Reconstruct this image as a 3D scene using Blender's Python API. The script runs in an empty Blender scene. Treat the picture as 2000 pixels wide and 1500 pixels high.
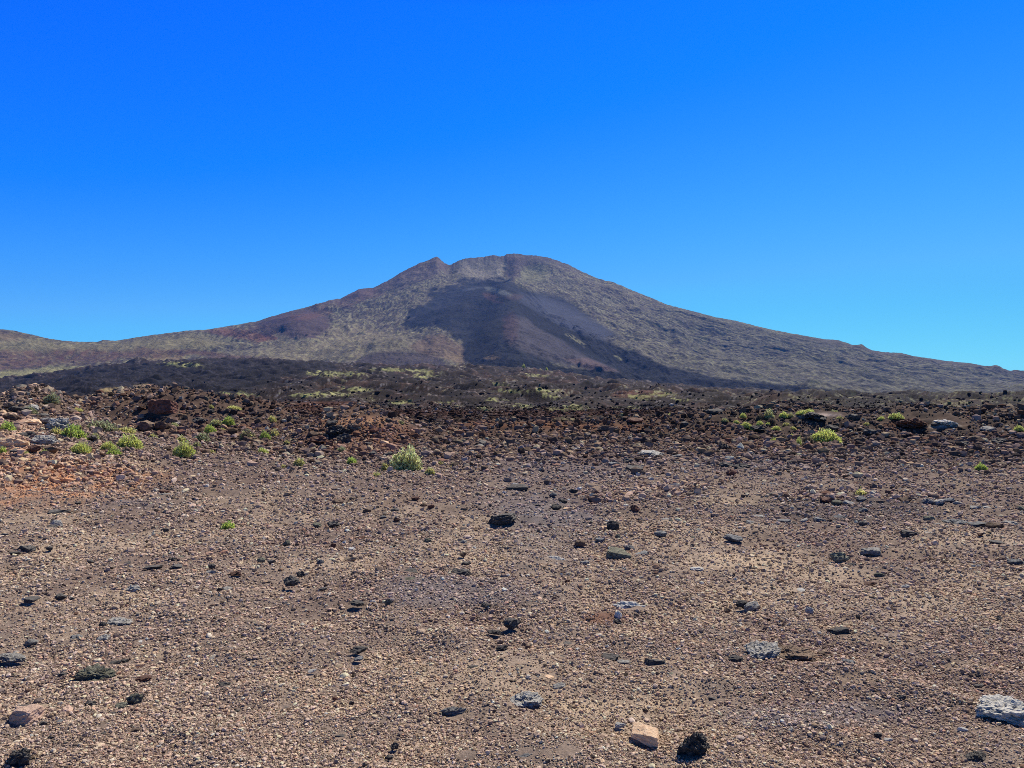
import bpy, math, random
import numpy as np
sc = bpy.context.scene
COL = sc.collection
F32 = np.float32
CAM_H = 1.6      # eye height
FPX = 1450.0     # focal length, photo pixels (2000 wide)
HY = 765.0       # photo row of the horizon
rng = np.random.default_rng(7)
random.seed(7)

# ------------------------------------------------------------------ noise
_P = np.random.default_rng(11).permutation(256).astype(np.int32)
_P = np.concatenate([_P, _P])
_GA = np.random.default_rng(12).uniform(0, 2*math.pi, 256)
_GX, _GY = np.cos(_GA).astype(F32), np.sin(_GA).astype(F32)
def pn(x, y, seed=0):
    x = np.asarray(x, np.float64) + seed*17.37; y = np.asarray(y, np.float64) + seed*9.71
    xi = np.floor(x); yi = np.floor(y)
    xf = (x-xi).astype(F32); yf = (y-yi).astype(F32)
    xi = xi.astype(np.int64).astype(np.int32) & 255; yi = yi.astype(np.int64).astype(np.int32) & 255
    def g(ix, iy, dx, dy):
        h = _P[_P[ix & 255] + (iy & 255)]
        return _GX[h]*dx + _GY[h]*dy
    u = xf*xf*xf*(xf*(xf*6-15)+10); v = yf*yf*yf*(yf*(yf*6-15)+10)
    a = g(xi, yi, xf, yf); b = g(xi+1, yi, xf-1, yf)
    c = g(xi, yi+1, xf, yf-1); d = g(xi+1, yi+1, xf-1, yf-1)
    return ((a+(b-a)*u) + ((c+(d-c)*u)-(a+(b-a)*u))*v)*1.5
def fbm(x, y, oct=4, seed=0, gain=.5, lac=2.03):
    s = 0; a = 1; t = 0
    for i in range(oct):
        s = s + a*pn(x, y, seed+i*3.1); t += a; a *= gain; x = x*lac; y = y*lac
    return s/t
def sstep(a, b, x):
    t = np.clip((x-a)/(b-a), 0, 1); return t*t*(3-2*t)
def lin(c):
    c = np.asarray(c, float)/255.0
    return np.where(c <= .04045, c/12.92, ((c+.055)/1.055)**2.4)

# ------------------------------------------------------------------ mesh helpers
def tag(o, label=None, cat=None, group=None, kind=None):
    if label: o['label'] = label
    if cat: o['category'] = cat
    if group: o['group'] = group
    if kind: o['kind'] = kind
    return o
def mesh_np(name, V, Fc, mat=None, col=None, smooth=False, link=True, parent=None):
    """V (n,3), Fc (m,k) with k = 3 or 4; col (n,3) linear albedo per vertex"""
    me = bpy.data.meshes.new(name)
    V = np.ascontiguousarray(V, F32); Fc = np.ascontiguousarray(Fc, np.int32)
    k = Fc.shape[1]
    me.vertices.add(len(V)); me.vertices.foreach_set('co', V.ravel())
    me.loops.add(Fc.size); me.loops.foreach_set('vertex_index', Fc.ravel())
    me.polygons.add(len(Fc)); me.polygons.foreach_set('loop_start', np.arange(0, Fc.size, k, dtype=np.int32))
    me.polygons.foreach_set('loop_total', np.full(len(Fc), k, np.int32))
    me.polygons.foreach_set('use_smooth', np.full(len(Fc), smooth, bool))
    if col is not None:
        at = me.color_attributes.new('tint', 'FLOAT_COLOR', 'POINT')
        c4 = np.ones((len(V), 4), F32); c4[:, :3] = np.clip(col, 0, 1)
        at.data.foreach_set('color', c4.ravel())
    me.update(calc_edges=True)
    if mat: me.materials.append(mat)
    if not link: return me
    o = bpy.data.objects.new(name, me); COL.objects.link(o)
    if parent: o.parent = parent
    return o
def grid_faces(nr, nc):
    i = np.arange(nr-1)[:, None]*nc + np.arange(nc-1)[None, :]
    return np.stack([i, i+1, i+nc+1, i+nc], -1).reshape(-1, 4)

# ------------------------------------------------------------------ materials
def nodes(m):
    m.use_nodes = True; nt = m.node_tree
    return nt, nt.nodes, nt.links, nt.nodes['Principled BSDF']
def N(nt, t, **kw):
    n = nt.nodes.new(t)
    for k, v in kw.items(): setattr(n, k, v)
    return n
def mat_ground(name, scale_fine, scale_coarse, amount, bump, bdist, rough=.95):
    m = bpy.data.materials.new(name); nt, ns, L, P = nodes(m)
    at = N(nt, 'ShaderNodeAttribute', attribute_name='tint')
    tc = N(nt, 'ShaderNodeTexCoord')
    n1 = N(nt, 'ShaderNodeTexNoise'); n1.inputs['Scale'].default_value = scale_fine; n1.inputs['Detail'].default_value = 6; n1.inputs['Roughness'].default_value = .7
    n2 = N(nt, 'ShaderNodeTexNoise'); n2.inputs['Scale'].default_value = scale_coarse; n2.inputs['Detail'].default_value = 5; n2.inputs['Roughness'].default_value = .65
    L.new(tc.outputs['Object'], n1.inputs['Vector']); L.new(tc.outputs['Object'], n2.inputs['Vector'])
    ad = N(nt, 'ShaderNodeMath', operation='ADD'); L.new(n1.outputs['Fac'], ad.inputs[0]); L.new(n2.outputs['Fac'], ad.inputs[1])
    mr = N(nt, 'ShaderNodeMapRange'); mr.inputs['From Min'].default_value = .65; mr.inputs['From Max'].default_value = 1.35
    mr.inputs['To Min'].default_value = 1-amount; mr.inputs['To Max'].default_value = 1+amount
    L.new(ad.outputs[0], mr.inputs['Value'])
    mx = N(nt, 'ShaderNodeVectorMath', operation='SCALE'); L.new(at.outputs['Color'], mx.inputs[0]); L.new(mr.outputs[0], mx.inputs['Scale'])
    L.new(mx.outputs[0], P.inputs['Base Color'])
    P.inputs['Roughness'].default_value = rough; P.inputs['Specular IOR Level'].default_value = .15
    b = N(nt, 'ShaderNodeBump'); b.inputs['Strength'].default_value = bump; b.inputs['Distance'].default_value = bdist
    L.new(n1.outputs['Fac'], b.inputs['Height']); L.new(b.outputs[0], P.inputs['Normal'])
    return m
M_ground = mat_ground('cinder_soil', 70, 12, .5, 1, .015)
M_field = mat_ground('lava_field_rock', 1.6, .13, .6, 1, .3)
M_mount = mat_ground('volcano_slope', .07, .012, .45, 1, 9)
def mat_stone(name):
    m = bpy.data.materials.new(name); nt, ns, L, P = nodes(m)
    at = N(nt, 'ShaderNodeAttribute', attribute_name='tint')
    tc = N(nt, 'ShaderNodeTexCoord')
    n1 = N(nt, 'ShaderNodeTexNoise'); n1.inputs['Scale'].default_value = 90; n1.inputs['Detail'].default_value = 3
    L.new(tc.outputs['Object'], n1.inputs['Vector'])
    mr = N(nt, 'ShaderNodeMapRange'); mr.inputs['From Min'].default_value = .3; mr.inputs['From Max'].default_value = .7
    mr.inputs['To Min'].default_value = .75; mr.inputs['To Max'].default_value = 1.25
    L.new(n1.outputs['Fac'], mr.inputs['Value'])
    mx = N(nt, 'ShaderNodeVectorMath', operation='SCALE'); L.new(at.outputs['Color'], mx.inputs[0]); L.new(mr.outputs[0], mx.inputs['Scale'])
    L.new(mx.outputs[0], P.inputs['Base Color']); P.inputs['Roughness'].default_value = .95; P.inputs['Specular IOR Level'].default_value = .06
    return m
M_gravel = mat_stone('gravel_stones')
def mat_rock(name, base, second, patch=.5, sc1=3.0, rough=.85, bump=.6, dust=(.26, .21, .16), dustamt=.35):
    m = bpy.data.materials.new(name); nt, ns, L, P = nodes(m)
    tc = N(nt, 'ShaderNodeTexCoord'); oi = N(nt, 'ShaderNodeObjectInfo')
    off = N(nt, 'ShaderNodeVectorMath', operation='SCALE'); off.inputs[0].default_value = (13.1, 7.7, 5.3); L.new(oi.outputs['Random'], off.inputs['Scale'])
    av = N(nt, 'ShaderNodeVectorMath', operation='ADD'); L.new(tc.outputs['Object'], av.inputs[0]); L.new(off.outputs[0], av.inputs[1])
    n1 = N(nt, 'ShaderNodeTexNoise'); n1.inputs['Scale'].default_value = sc1; n1.inputs['Detail'].default_value = 8; n1.inputs['Roughness'].default_value = .65
    L.new(av.outputs[0], n1.inputs['Vector'])
    r1 = N(nt, 'ShaderNodeMapRange', interpolation_type='SMOOTHSTEP'); r1.inputs['From Min'].default_value = patch-.07; r1.inputs['From Max'].default_value = patch+.07
    L.new(n1.outputs['Fac'], r1.inputs['Value'])
    mx = N(nt, 'ShaderNodeMix', data_type='RGBA'); mx.inputs['A'].default_value = (*base, 1); mx.inputs['B'].default_value = (*second, 1); L.new(r1.outputs[0], mx.inputs['Factor'])
    # dust that has settled on faces that look up
    ge = N(nt, 'ShaderNodeNewGeometry'); sx = N(nt, 'ShaderNodeSeparateXYZ'); L.new(ge.outputs['Normal'], sx.inputs[0])
    n2 = N(nt, 'ShaderNodeTexNoise'); n2.inputs['Scale'].default_value = sc1*5; n2.inputs['Detail'].default_value = 4; L.new(av.outputs[0], n2.inputs['Vector'])
    mu = N(nt, 'ShaderNodeMath', operation='MULTIPLY'); L.new(sx.outputs['Z'], mu.inputs[0]); L.new(n2.outputs['Fac'], mu.inputs[1])
    r2 = N(nt, 'ShaderNodeMapRange'); r2.inputs['From Min'].default_value = .3; r2.inputs['From Max'].default_value = .55; r2.inputs['To Max'].default_value = dustamt; L.new(mu.outputs[0], r2.inputs['Value'])
    mx2 = N(nt, 'ShaderNodeMix', data_type='RGBA'); L.new(r2.outputs[0], mx2.inputs['Factor']); L.new(mx.outputs['Result'], mx2.inputs['A']); mx2.inputs['B'].default_value = (*dust, 1)
    r3 = N(nt, 'ShaderNodeMapRange'); r3.inputs['To Min'].default_value = .75; r3.inputs['To Max'].default_value = 1.25; L.new(oi.outputs['Random'], r3.inputs['Value'])
    vs = N(nt, 'ShaderNodeVectorMath', operation='SCALE'); L.new(mx2.outputs['Result'], vs.inputs[0]); L.new(r3.outputs[0], vs.inputs['Scale'])
    L.new(vs.outputs[0], P.inputs['Base Color']); P.inputs['Roughness'].default_value = rough; P.inputs['Specular IOR Level'].default_value = .12
    b = N(nt, 'ShaderNodeBump'); b.inputs['Strength'].default_value = bump; b.inputs['Distance'].default_value = .03
    L.new(n2.outputs['Fac'], b.inputs['Height']); L.new(b.outputs[0], P.inputs['Normal'])
    return m
MR = {
 'black': mat_rock('black_basalt', (.038, .036, .037), (.10, .09, .083), dustamt=.6, dust=(.24, .22, .2)),
 'blue': mat_rock('bluegrey_basalt', (.05, .055, .066), (.15, .155, .165), dustamt=.55, dust=(.42, .41, .39)),
 'red': mat_rock('rust_scoria', (.10, .045, .035), (.19, .09, .065), dustamt=.35),
 'brown': mat_rock('brown_scoria', (.11, .075, .055), (.2, .13, .09), dustamt=.4),
 'orange': mat_rock('orange_rock', (.50, .30, .18), (.62, .43, .28), patch=.48, dustamt=.3, dust=(.6, .5, .38), bump=.35),
 'pink': mat_rock('pink_rock', (.5, .34, .27), (.42, .27, .2), dustamt=.35, dust=(.6, .48, .38), bump=.4),
 'white': mat_rock('white_crust_rock', (.60, .575, .53), (.28, .27, .25), patch=.57, dustamt=.4, dust=(.6, .58, .53)),
 'grey': mat_rock('grey_crust_rock', (.34, .33, .31), (.17, .16, .15), patch=.5, dustamt=.5, dust=(.52, .49, .44)),
 'moss': mat_rock('lichen_rock', (.10, .098, .08), (.24, .235, .18), patch=.5, dustamt=.5, dust=(.25, .24, .17)),
 'tan': mat_rock('tan_rock', (.30, .22, .15), (.12, .085, .065), patch=.55, dustamt=.5, dust=(.42, .34, .25)),
}
def mat_leaf(name, trans=.35):
    m = bpy.data.materials.new(name); nt, ns, L, P = nodes(m)
    at = N(nt, 'ShaderNodeAttribute', attribute_name='tint')
    L.new(at.outputs['Color'], P.inputs['Base Color']); P.inputs['Roughness'].default_value = .65; P.inputs['Specular IOR Level'].default_value = .2
    if trans:
        tr = N(nt, 'ShaderNodeBsdfTranslucent'); L.new(at.outputs['Color'], tr.inputs['Color'])
        ms = N(nt, 'ShaderNodeMixShader'); ms.inputs[0].default_value = trans
        L.new(P.outputs[0], ms.inputs[1]); L.new(tr.outputs[0], ms.inputs[2])
        L.new(ms.outputs[0], ns['Material Output'].inputs['Surface'])
    return m
M_leaf = mat_leaf('broom_foliage', .4); M_twig = mat_leaf('dry_twigs', 0)

# ------------------------------------------------------------------ terrain height
def PX(u): return 1000 + FPX*u
def interp2(px, lY, xs, lYs, T):
    """bilinear table look-up, smooth in both directions"""
    xs = np.array(xs, float); lYs = np.array(lYs, float); T = np.array(T, float)
    ix = np.clip(np.searchsorted(xs, px)-1, 0, len(xs)-2); iy = np.clip(np.searchsorted(lYs, lY)-1, 0, len(lYs)-2)
    fx = np.clip((px-xs[ix])/(xs[ix+1]-xs[ix]), 0, 1); fy = np.clip((lY-lYs[iy])/(lYs[iy+1]-lYs[iy]), 0, 1)
    fx = fx*fx*(3-2*fx)
    a = T[ix, iy]*(1-fx)+T[ix+1, iy]*fx; b = T[ix, iy+1]*(1-fx)+T[ix+1, iy+1]*fx
    return a+(b-a)*fy
FX = [-800, 0, 120, 200, 300, 400, 520, 640, 700, 800, 900, 1000, 1100, 1200, 1300, 1450, 1600, 1750, 2000, 2600]
FYS = [50, 100, 200, 400, 800, 1300, 1700, 2600]
FT = [
 [808, 801, 795, 790, 778, 762, 756, 770],
 [808, 801, 796, 790, 770, 750, 743, 758],
 [808, 801, 796, 790, 764, 740, 730, 748],
 [808, 800, 795, 788, 758, 728, 717, 742],
 [806, 799, 794, 786, 752, 720, 712, 738],
 [806, 799, 793, 783, 748, 712, 706, 732],
 [806, 799, 792, 779, 744, 713, 706, 732],
 [806, 799, 790, 773, 742, 718, 712, 734],
 [808, 800, 790, 770, 741, 722, 716, 734],
 [812, 803, 791, 770, 743, 725, 718, 735],
 [812, 804, 792, 771, 745, 727, 719, 736],
 [812, 804, 792, 772, 746, 730, 722, 738],
 [812, 805, 795, 778, 754, 740, 733, 746],
 [812, 805, 797, 783, 763, 751, 745, 756],
 [812, 805, 798, 787, 771, 761, 757, 764],
 [812, 805, 798, 789, 777, 770, 768, 772],
 [810, 804, 797, 789, 781, 775, 774, 776],
 [810, 804, 796, 789, 783, 779, 777.5, 779],
 [811, 804, 796, 789, 783, 779, 777.5, 779],
 [811, 804, 796, 789, 783, 779, 777.5, 779]]
BUMPS = [  # photo column of the centre, distance, sigma x, sigma y (m), height (m)
 (700, 24.5, 1.25, 1.5, .72), (640, 24, 1.3, 1.2, .35), (770, 25, .9, 1.3, .30),
 (15, 21.5, 1.5, 1.8, 1.08), (105, 22, .8, 1.0, .66), (30, 18.6, .8, .8, .55), (95, 19.2, .9, .8, .42),
 (-150, 16, 3.4, 3.2, .9), (130, 17, 2.0, 1.6, .22), (-20, 13.5, 2.4, 1.4, .28),
 (315, 31, 1.2, 1.2, .35), (180, 33, 3.0, 2.5, .72), (300, 34, 3.0, 2.5, .75), (430, 35, 3.2, 2.5, .68), (520, 33, 2.4, 2.2, .42),
 (290, 26, .9, .8, .32), (1150, 30, 3.6, 1.9, .34), (960, 29, 2.0, 1.5, .22), (1250, 28, 1.8, 1.2, .32),
 (1400, 29, 1.5, 1.5, .52), (1500, 31, 2.0, 2.0, .62), (1590, 32, 1.8, 2.0, .66), (1545, 28, 1.2, 1.2, .25), (1650, 28, 1.2, 1.2, .34),
 (1765, 28, 1.1, 1.3, .55), (1860, 29, 1.6, 1.6, .42), (1960, 27, 1.5, 1.6, .36), (2100, 27, 3, 2.5, .5)]
def base_h(u, Y):
    """large forms of the land, metres above the gravel flat"""
    u, Y = np.broadcast_arrays(np.asarray(u, float), np.asarray(Y, float))
    px = PX(u); X = u*Y
    h = np.zeros_like(X)
    wob = 1+.25*fbm(X/2.3, Y/2.3, 2, 5)
    for (bx, bY, sx, sy, hh) in BUMPS:
        q = ((X-(bx-1000)/FPX*bY)/sx)**2+((Y-bY)/sy)**2
        h = h + np.where(q < 18, hh*np.exp(-q*.5*wob), 0)
    h = h + .03*pn(X/3.1, Y/3.1, 3)*sstep(2, 6, Y) + .10*fbm(X/2.6, Y/2.6, 3, 8)*sstep(16, 26, Y)
    far = CAM_H-(interp2(px, np.log(np.maximum(Y, 50)), FX, np.log(FYS), FT)-HY)/FPX*Y
    k = sstep(34, 60, Y)
    return h*(1-sstep(36, 62, Y)) + far*k
def rough_h(u, Y, cell=.0013):
    """surface roughness in world space; octaves finer than the mesh are faded out"""
    u, Y = np.broadcast_arrays(np.asarray(u, float), np.asarray(Y, float))
    X = u*Y; px = PX(u)
    h = np.zeros_like(X)
    # rubbly ground beyond the flat is rougher
    rb = np.maximum(sstep(18, 30, Y), .75*sstep(330, 120, px)*sstep(10.5, 13, Y))
    rb = np.maximum(rb, .6*sstep(1500, 1650, px)*sstep(9.5, 11.5, Y)*sstep(.15, -.1, pn(X/2.5, Y/2.0, 61)))
    lam = .022
    i = 0
    while lam < 700:
        w = sstep(2.2, 4.5, lam/(cell*2.2*Y+1e-6))
        if lam < 1.2: amp = lam*(.05+.07*rb)
        elif lam < 12: amp = .05*lam*rb*sstep(3*lam+14, 9*lam+20, Y)
        else: amp = (.19 if lam < 60 else .11)*lam*sstep(4*lam, 10*lam, Y)*sstep(90, 220, Y)
        if lam > 90: amp = amp*.35
        act = (w*amp) > 1e-5
        if act.any():
            n = np.zeros_like(X); ya = act
            v = pn(X[ya]/lam, Y[ya]/lam, 20+i)
            if lam > .5: v = np.where(v > 0, v*1.25, v*.75) if i % 2 else (.55-np.abs(v)*1.9)
            n[ya] = v; h = h + n*w*amp
        lam *= 1.85; i += 1
    return h
def height(u, Y, cell=.0013): return base_h(u, Y)+rough_h(u, Y, cell)
_HY = np.exp(np.linspace(math.log(2.5), math.log(90), 1500))
def hit(px, py):
    """where the view ray through a photo pixel first meets the land: u, Y, z"""
    u = (px-1000)/FPX
    z = base_h(np.full_like(_HY, u), _HY)
    ray = CAM_H-(py-HY)/FPX*_HY
    k = np.argmax(z >= ray) if (z >= ray).any() else len(_HY)-1
    return u, _HY[k], float(z[k])

# ------------------------------------------------------------------ land colours (albedo)
def soft_poly(px, py, poly, soft):
    """1 inside the outline, fading over `soft` photo pixels"""
    P = np.array(poly, float); out = np.zeros(px.shape, F32)
    m = (px > P[:, 0].min()-soft) & (px < P[:, 0].max()+soft) & (py > P[:, 1].min()-soft) & (py < P[:, 1].max()+soft)
    x = px[m]; y = py[m]
    if not len(x): return out
    d = np.full(x.shape, 1e9); ins = np.zeros(x.shape, bool)
    for a, b in zip(P, np.roll(P, -1, 0)):
        ex, ey = b-a; t = np.clip(((x-a[0])*ex+(y-a[1])*ey)/(ex*ex+ey*ey+1e-9), 0, 1)
        d = np.minimum(d, np.hypot(x-a[0]-t*ex, y-a[1]-t*ey))
        c = ((a[1] > y) != (b[1] > y)); xx = a[0]+(y-a[1])/(ey if abs(ey) > 1e-9 else 1e-9)*ex
        ins ^= c & (x < xx)
    out[m] = sstep(-soft, soft, np.where(ins, d, -d)); return out
def ell(px, py, x, y, w, h, s=.5):
    r = ((px-x)/(w/2))**2+((py-y)/(h/2))**2
    return sstep(1+s, 1-s, r)
def mixc(C, m, c):
    m = np.asarray(m)[..., None]; return C*(1-m)+lin(c)*m
GREEN_PATCH = [(650, 731, 70, 7), (697, 731, 26, 7), (838, 733, 26, 12), (790, 724, 90, 4), (705, 762, 44, 6), (655, 770, 66, 6), (605, 773, 60, 5),
 (785, 787, 34, 6), (972, 782, 28, 6), (985, 751, 24, 6), (1029, 795, 30, 6), (1112, 801, 62, 6), (1130, 795, 30, 5), (950, 800, 22, 8), (1255, 776, 44, 7), (1297, 771, 40, 6),
 (1055, 734, 30, 4), (365, 713, 60, 6), (1010, 765, 60, 4), (1075, 764, 50, 4), (880, 786, 30, 4), (1230, 797, 50, 3), (470, 772, 60, 5), (1080, 775, 24, 8), (1335, 782, 30, 4)]
OCHRE = [(1430, 968, 130, 26), (1700, 1332, 120, 26), (1480, 1095, 260, 40), (1660, 1462, 120, 40), (1640, 1120, 200, 30), (60, 1010, 260, 34), (1210, 1375, 200, 34),
 (1740, 1252, 150, 24), (1330, 1490, 130, 30), (230, 1160, 120, 30), (120, 1235, 90, 20), (290, 1270, 70, 20), (760, 1412, 40, 14), (1900, 1310, 180, 24), (800, 985, 260, 40), (1120, 1385, 60, 16), (1290, 1290, 80, 20)]
GREYF = [(1120, 900, 330, 70), (1060, 1000, 200, 60), (1450, 900, 260, 40), (900, 1160, 300, 60), (1600, 1400, 400, 50), (240, 985, 160, 22)]
def near_color(u, Y, Z):
    X = u*Y; px = PX(u); py = HY+(CAM_H-Z)*FPX/Y
    n1 = fbm(X/1.7, Y/1.7, 4, 31); n2 = fbm(X/.35, Y/.35, 3, 37); n3 = fbm(X/5.2, Y/5.2, 3, 41)
    C = np.ones(px.shape+(3,))*lin((162, 143, 130))
    C = mixc(C, sstep(-.05, .35, n1+.4*n2)*.6, (150, 128, 118))          # purple brown cinder
    C = mixc(C, sstep(.02, .34, n3*.6-n1*.5+.45*n2)*.27, (206, 182, 150))  # dusty soil
    for e in OCHRE: C = mixc(C, ell(px+40*n2+60*n1, py+20*n2+16*n1, *e, s=.9)*.18, (212, 188, 152))
    for e in GREYF: C = mixc(C, ell(px+60*n1+20*n2, py+20*n1+8*n2, *e, s=.9)*.65, (142, 134, 138))
    C = mixc(C, ell(px+60*n1, py+30*n1, 1060, 985, 260, 230, .8)*.35, (132, 124, 128))
    C = mixc(C, ell(px+30*n1, py+10*n1, 1180, 1207, 90, 26, .7)*.6, (140, 88, 62))
    # far and coarse: dark brown
    C = mixc(C, sstep(5.5, 15, Y+2.5*n1)*.42, (124, 104, 96))
    d = sstep(12, 25, Y+4*n1)
    C = mixc(C, d*.8, (100, 78, 68))
    C = mixc(C, d*sstep(.05, .4, n1+.3*n2)*.6, (66, 52, 50))
    C = mixc(C, sstep(.0, .3, n3+.5*n2)*d*.35, (135, 96, 74))
    # orange slope on one flank
    o = soft_poly(px+30*n1, py+14*n1, [(-900, 880), (0, 884), (120, 892), (240, 908), (330, 930), (250, 960), (150, 978), (0, 986), (-900, 1000)], 30)
    C = mixc(C, np.clip(o*(.62+1.1*n2+.7*n1), 0, 1), (200, 144, 106))
    o = soft_poly(px+24*n1, py+10*n1, [(-900, 780), (10, 800), (60, 815), (90, 850), (130, 870), (90, 890), (0, 880), (-900, 880)], 14)
    C = mixc(C, o*.75, (196, 160, 138))
    C = mixc(C, ell(px, py+6*n1, 24, 868, 66, 26, .5)*.85, (205, 160, 125))
    C = mixc(C, ell(px, py+6*n1, 84, 862, 60, 30, .5)*.85, (128, 106, 98))
    lt = 30+8*sstep(800, 500, px)-3*sstep(850, 1000, px)+9*n1+4*n2
    C = mixc(C, sstep(-3, 5, Y-lt)*.85, (58, 49, 47))
    C = mixc(C, ell(px+14*n1, py+6*n1, 700, 855, 210, 76, .5)*.7, (146, 106, 86))
    C = mixc(C, ell(px+6*n1, py+6*n1, 645, 848, 60, 36, .6)*.7, (62, 50, 46))
    C = mixc(C, ell(px+14*n1, py+7*n1, 706, 826, 160, 24, .8)*.75, (196, 150, 116))
    C = mixc(C, ell(px+20*n1, py+8*n1, 760, 850, 130, 44, .6)*.5, (140, 96, 76))
    C = mixc(C, soft_poly(px+20*n1, py+5*n1, [(900, 828), (1000, 826), (1200, 829), (1290, 833), (1240, 842), (1060, 836), (900, 834)], 5)*.55, (165, 112, 80))
    C = mixc(C, soft_poly(px+12*n1, py+3*n1, [(1545, 812), (1600, 806), (1645, 810), (1650, 815), (1560, 817)], 4)*.85, (190, 170, 160))
    C = mixc(C, ell(px+12*n1, py+3*n1, 1842, 832, 70, 10, .5)*.8, (190, 176, 165))
    C = mixc(C, ell(px+12*n1, py+5*n1, 1765, 832, 90, 20, .6)*.6, (120, 72, 52))
    C = mixc(C, ell(px+40*n1, py+5*n1, 1960, 870, 480, 70, .7)*.6, (72, 60, 58))
    C = mixc(C, ell(px+40*n1, py+9*n1, 1650, 995, 380, 60, .7)*.6, (92, 84, 86))
    C = mixc(C, ell(px+40*n1, py+9*n1, 1240, 985, 260, 50, .7)*.3, (104, 88, 84))
    return C
def soil_color(u, Y, Z):
    C = near_color(u, Y, Z); lum = C @ np.array([.3, .6, .1])
    return C*(.62+.42*sstep(.27, .40, lum))[..., None]  # dark cinder soil off the dust, deepened to suggest shade between stones
def field_color(u, Y, Z):
    X = u*Y; px = PX(u); py = HY+(CAM_H-Z)*FPX/Y
    L = np.log(Y)
    n1 = fbm(u*16, L*13, 4, 51); n2 = fbm(u*70, L*60, 3, 53); n3 = fbm(u*7, L*7, 3, 57); n4 = fbm(u*200, L*200, 2, 59)
    C = np.ones(px.shape+(3,))*lin((50, 43, 44))
    C = mixc(C, sstep(.0, .3, n1)*.6, (66, 54, 52))
    C = mixc(C, sstep(-.05, .25, -n1+.3*n2)*.5, (38, 35, 41))
    C = mixc(C, sstep(.05, .3, n3+.5*n2)*.5, (86, 62, 54))
    # reddish rubble in front
    C = mixc(C, sstep(130, 45, Y*(1+.4*n1))*.75, (82, 58, 50))
    C = mixc(C, ell(px+40*n1, py+4*n1, 1250, 770, 110, 16, .6)*.6, (108, 72, 62))
    C = mixc(C, ell(px+40*n1, py+5*n1, 640, 790, 150, 16, .6)*.6, (108, 70, 52))
    # pale stones and green growth in hollows
    C = mixc(C, sstep(.30, .5, n2+.5*n4)*.45, (138, 128, 128))
    g = sstep(.16, .34, n1*.8+n2*.5+.25*n4)*sstep(70, 140, Y)
    g = g*sstep(-.1, .2, n3+.1)*np.where(px < 560, .25, 1)
    n5 = pn(u*520, L*420, 60)
    C = C*(1+.55*np.clip(n4*1.6+n5*.9, -1, 1.4))[..., None]
    C = mixc(C, g*sstep(-.1, .35, n4+n5*.6)*.6, (140, 138, 96))
    C = mixc(C, sstep(.42, .7, n4+n5*.7+.5*n2)*sstep(.0, .2, n1+.1)*.5, (150, 144, 142))
    g2 = sstep(.1, .3, n2*.7+.5*n4+.1*n1)*sstep(1350, 1650, px)*sstep(90, 200, Y)
    C = mixc(C, g2*.45, (128, 130, 84))
    # black flow that fills the left and the far foot
    blk = soft_poly(px+20*n2, py+5*n2, [(-900, 742), (0, 742), (100, 738), (180, 716), (300, 708), (400, 702), (560, 702), (650, 708), (660, 722), (560, 735), (520, 755), (480, 770), (300, 784), (-900, 786)], 6)
    C = mixc(C, blk*.96, (32, 31, 38))
    C = mixc(C, blk*sstep(.12, .5, n4+.6*n5+.3*n2)*.5, (76, 70, 78))
    C = C*.84
    for e in GREEN_PATCH: C = mixc(C, ell(px+46*n2+14*n4, py+7*n2+3*n4, e[0], e[1], e[2]*1.1, e[3]*1.3, s=.9)*sstep(-.35, .25, n4+n2)*.8, (160, 160, 106))
    kp = soft_poly(px+6*n2, py+3*n4, [(195, 760), (232, 757), (250, 772), (252, 780), (222, 784), (200, 774)], 2)
    C = mixc(C, kp*.8*(1+n4), (150, 132, 96))
    kp = soft_poly(px+6*n2, py+3*n4, [(262, 754), (290, 749), (296, 768), (300, 772), (282, 776), (270, 766)], 2)
    C = mixc(C, kp*.8, (142, 126, 94))
    far = soft_poly(px, py+4*n2, [(640, 700), (930, 706), (1080, 716), (1190, 734), (1290, 750), (1480, 765), (1700, 777), (2100, 772), (2100, 600), (640, 600)], 3)
    C = mixc(C, far*.3, (40, 38, 46))
    return C

# ------------------------------------------------------------------ ground sheets
def ucols(n, lim, outer, ext):
    a = np.linspace(-lim, lim, n); b = lim*np.exp(np.linspace(0, math.log(ext/lim), outer))[1:]
    return np.concatenate([-b[::-1], a, b])
def build_sheet(name, us, Ys, colf, mat, cell):
    U, YY = np.meshgrid(us, Ys)
    Z = height(U, YY, cell)
    V = np.stack([U*YY, YY, Z], -1).reshape(-1, 3)
    C = colf(U, YY, Z).reshape(-1, 3)
    o = mesh_np(name, V, grid_faces(len(Ys), len(us)), mat, C, smooth=True)
    return tag(o, kind='structure')
usn = ucols(1300, .76, 40, 14.)
Ysn = np.exp(np.linspace(math.log(.6), math.log(2.6), 40, endpoint=False)); Ysn = np.concatenate([Ysn, np.exp(np.linspace(math.log(2.6), math.log(48), 900))])
ground = build_sheet('ground', usn, Ysn, soil_color, M_ground, .0012)
usf = ucols(1300, .78, 40, 3.)
Ysf = np.exp(np.linspace(math.log(48), math.log(2600), 1150))
field = build_sheet('lava_field_ground', usf, Ysf, field_color, M_field, .0012)
# ground behind the viewer, out to the sides
xb = np.linspace(-60, 60, 160); yb = np.linspace(-60, .6, 80)
XB, YB = np.meshgrid(xb, yb)
ZB = .03*fbm(XB/3.1, YB/3.1, 3, 3)*sstep(0, -3, YB-.6)
CB = np.ones(XB.shape+(3,))*lin((170, 148, 126)); CB = mixc(CB, sstep(-.1, .3, fbm(XB/1.7, YB/1.7, 3, 31))*.6, (108, 87, 82))
tag(mesh_np('ground_behind', np.stack([XB, YB, ZB], -1).reshape(-1, 3), grid_faces(80, 160), M_ground, CB.reshape(-1, 3), smooth=True), kind='structure')

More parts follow.
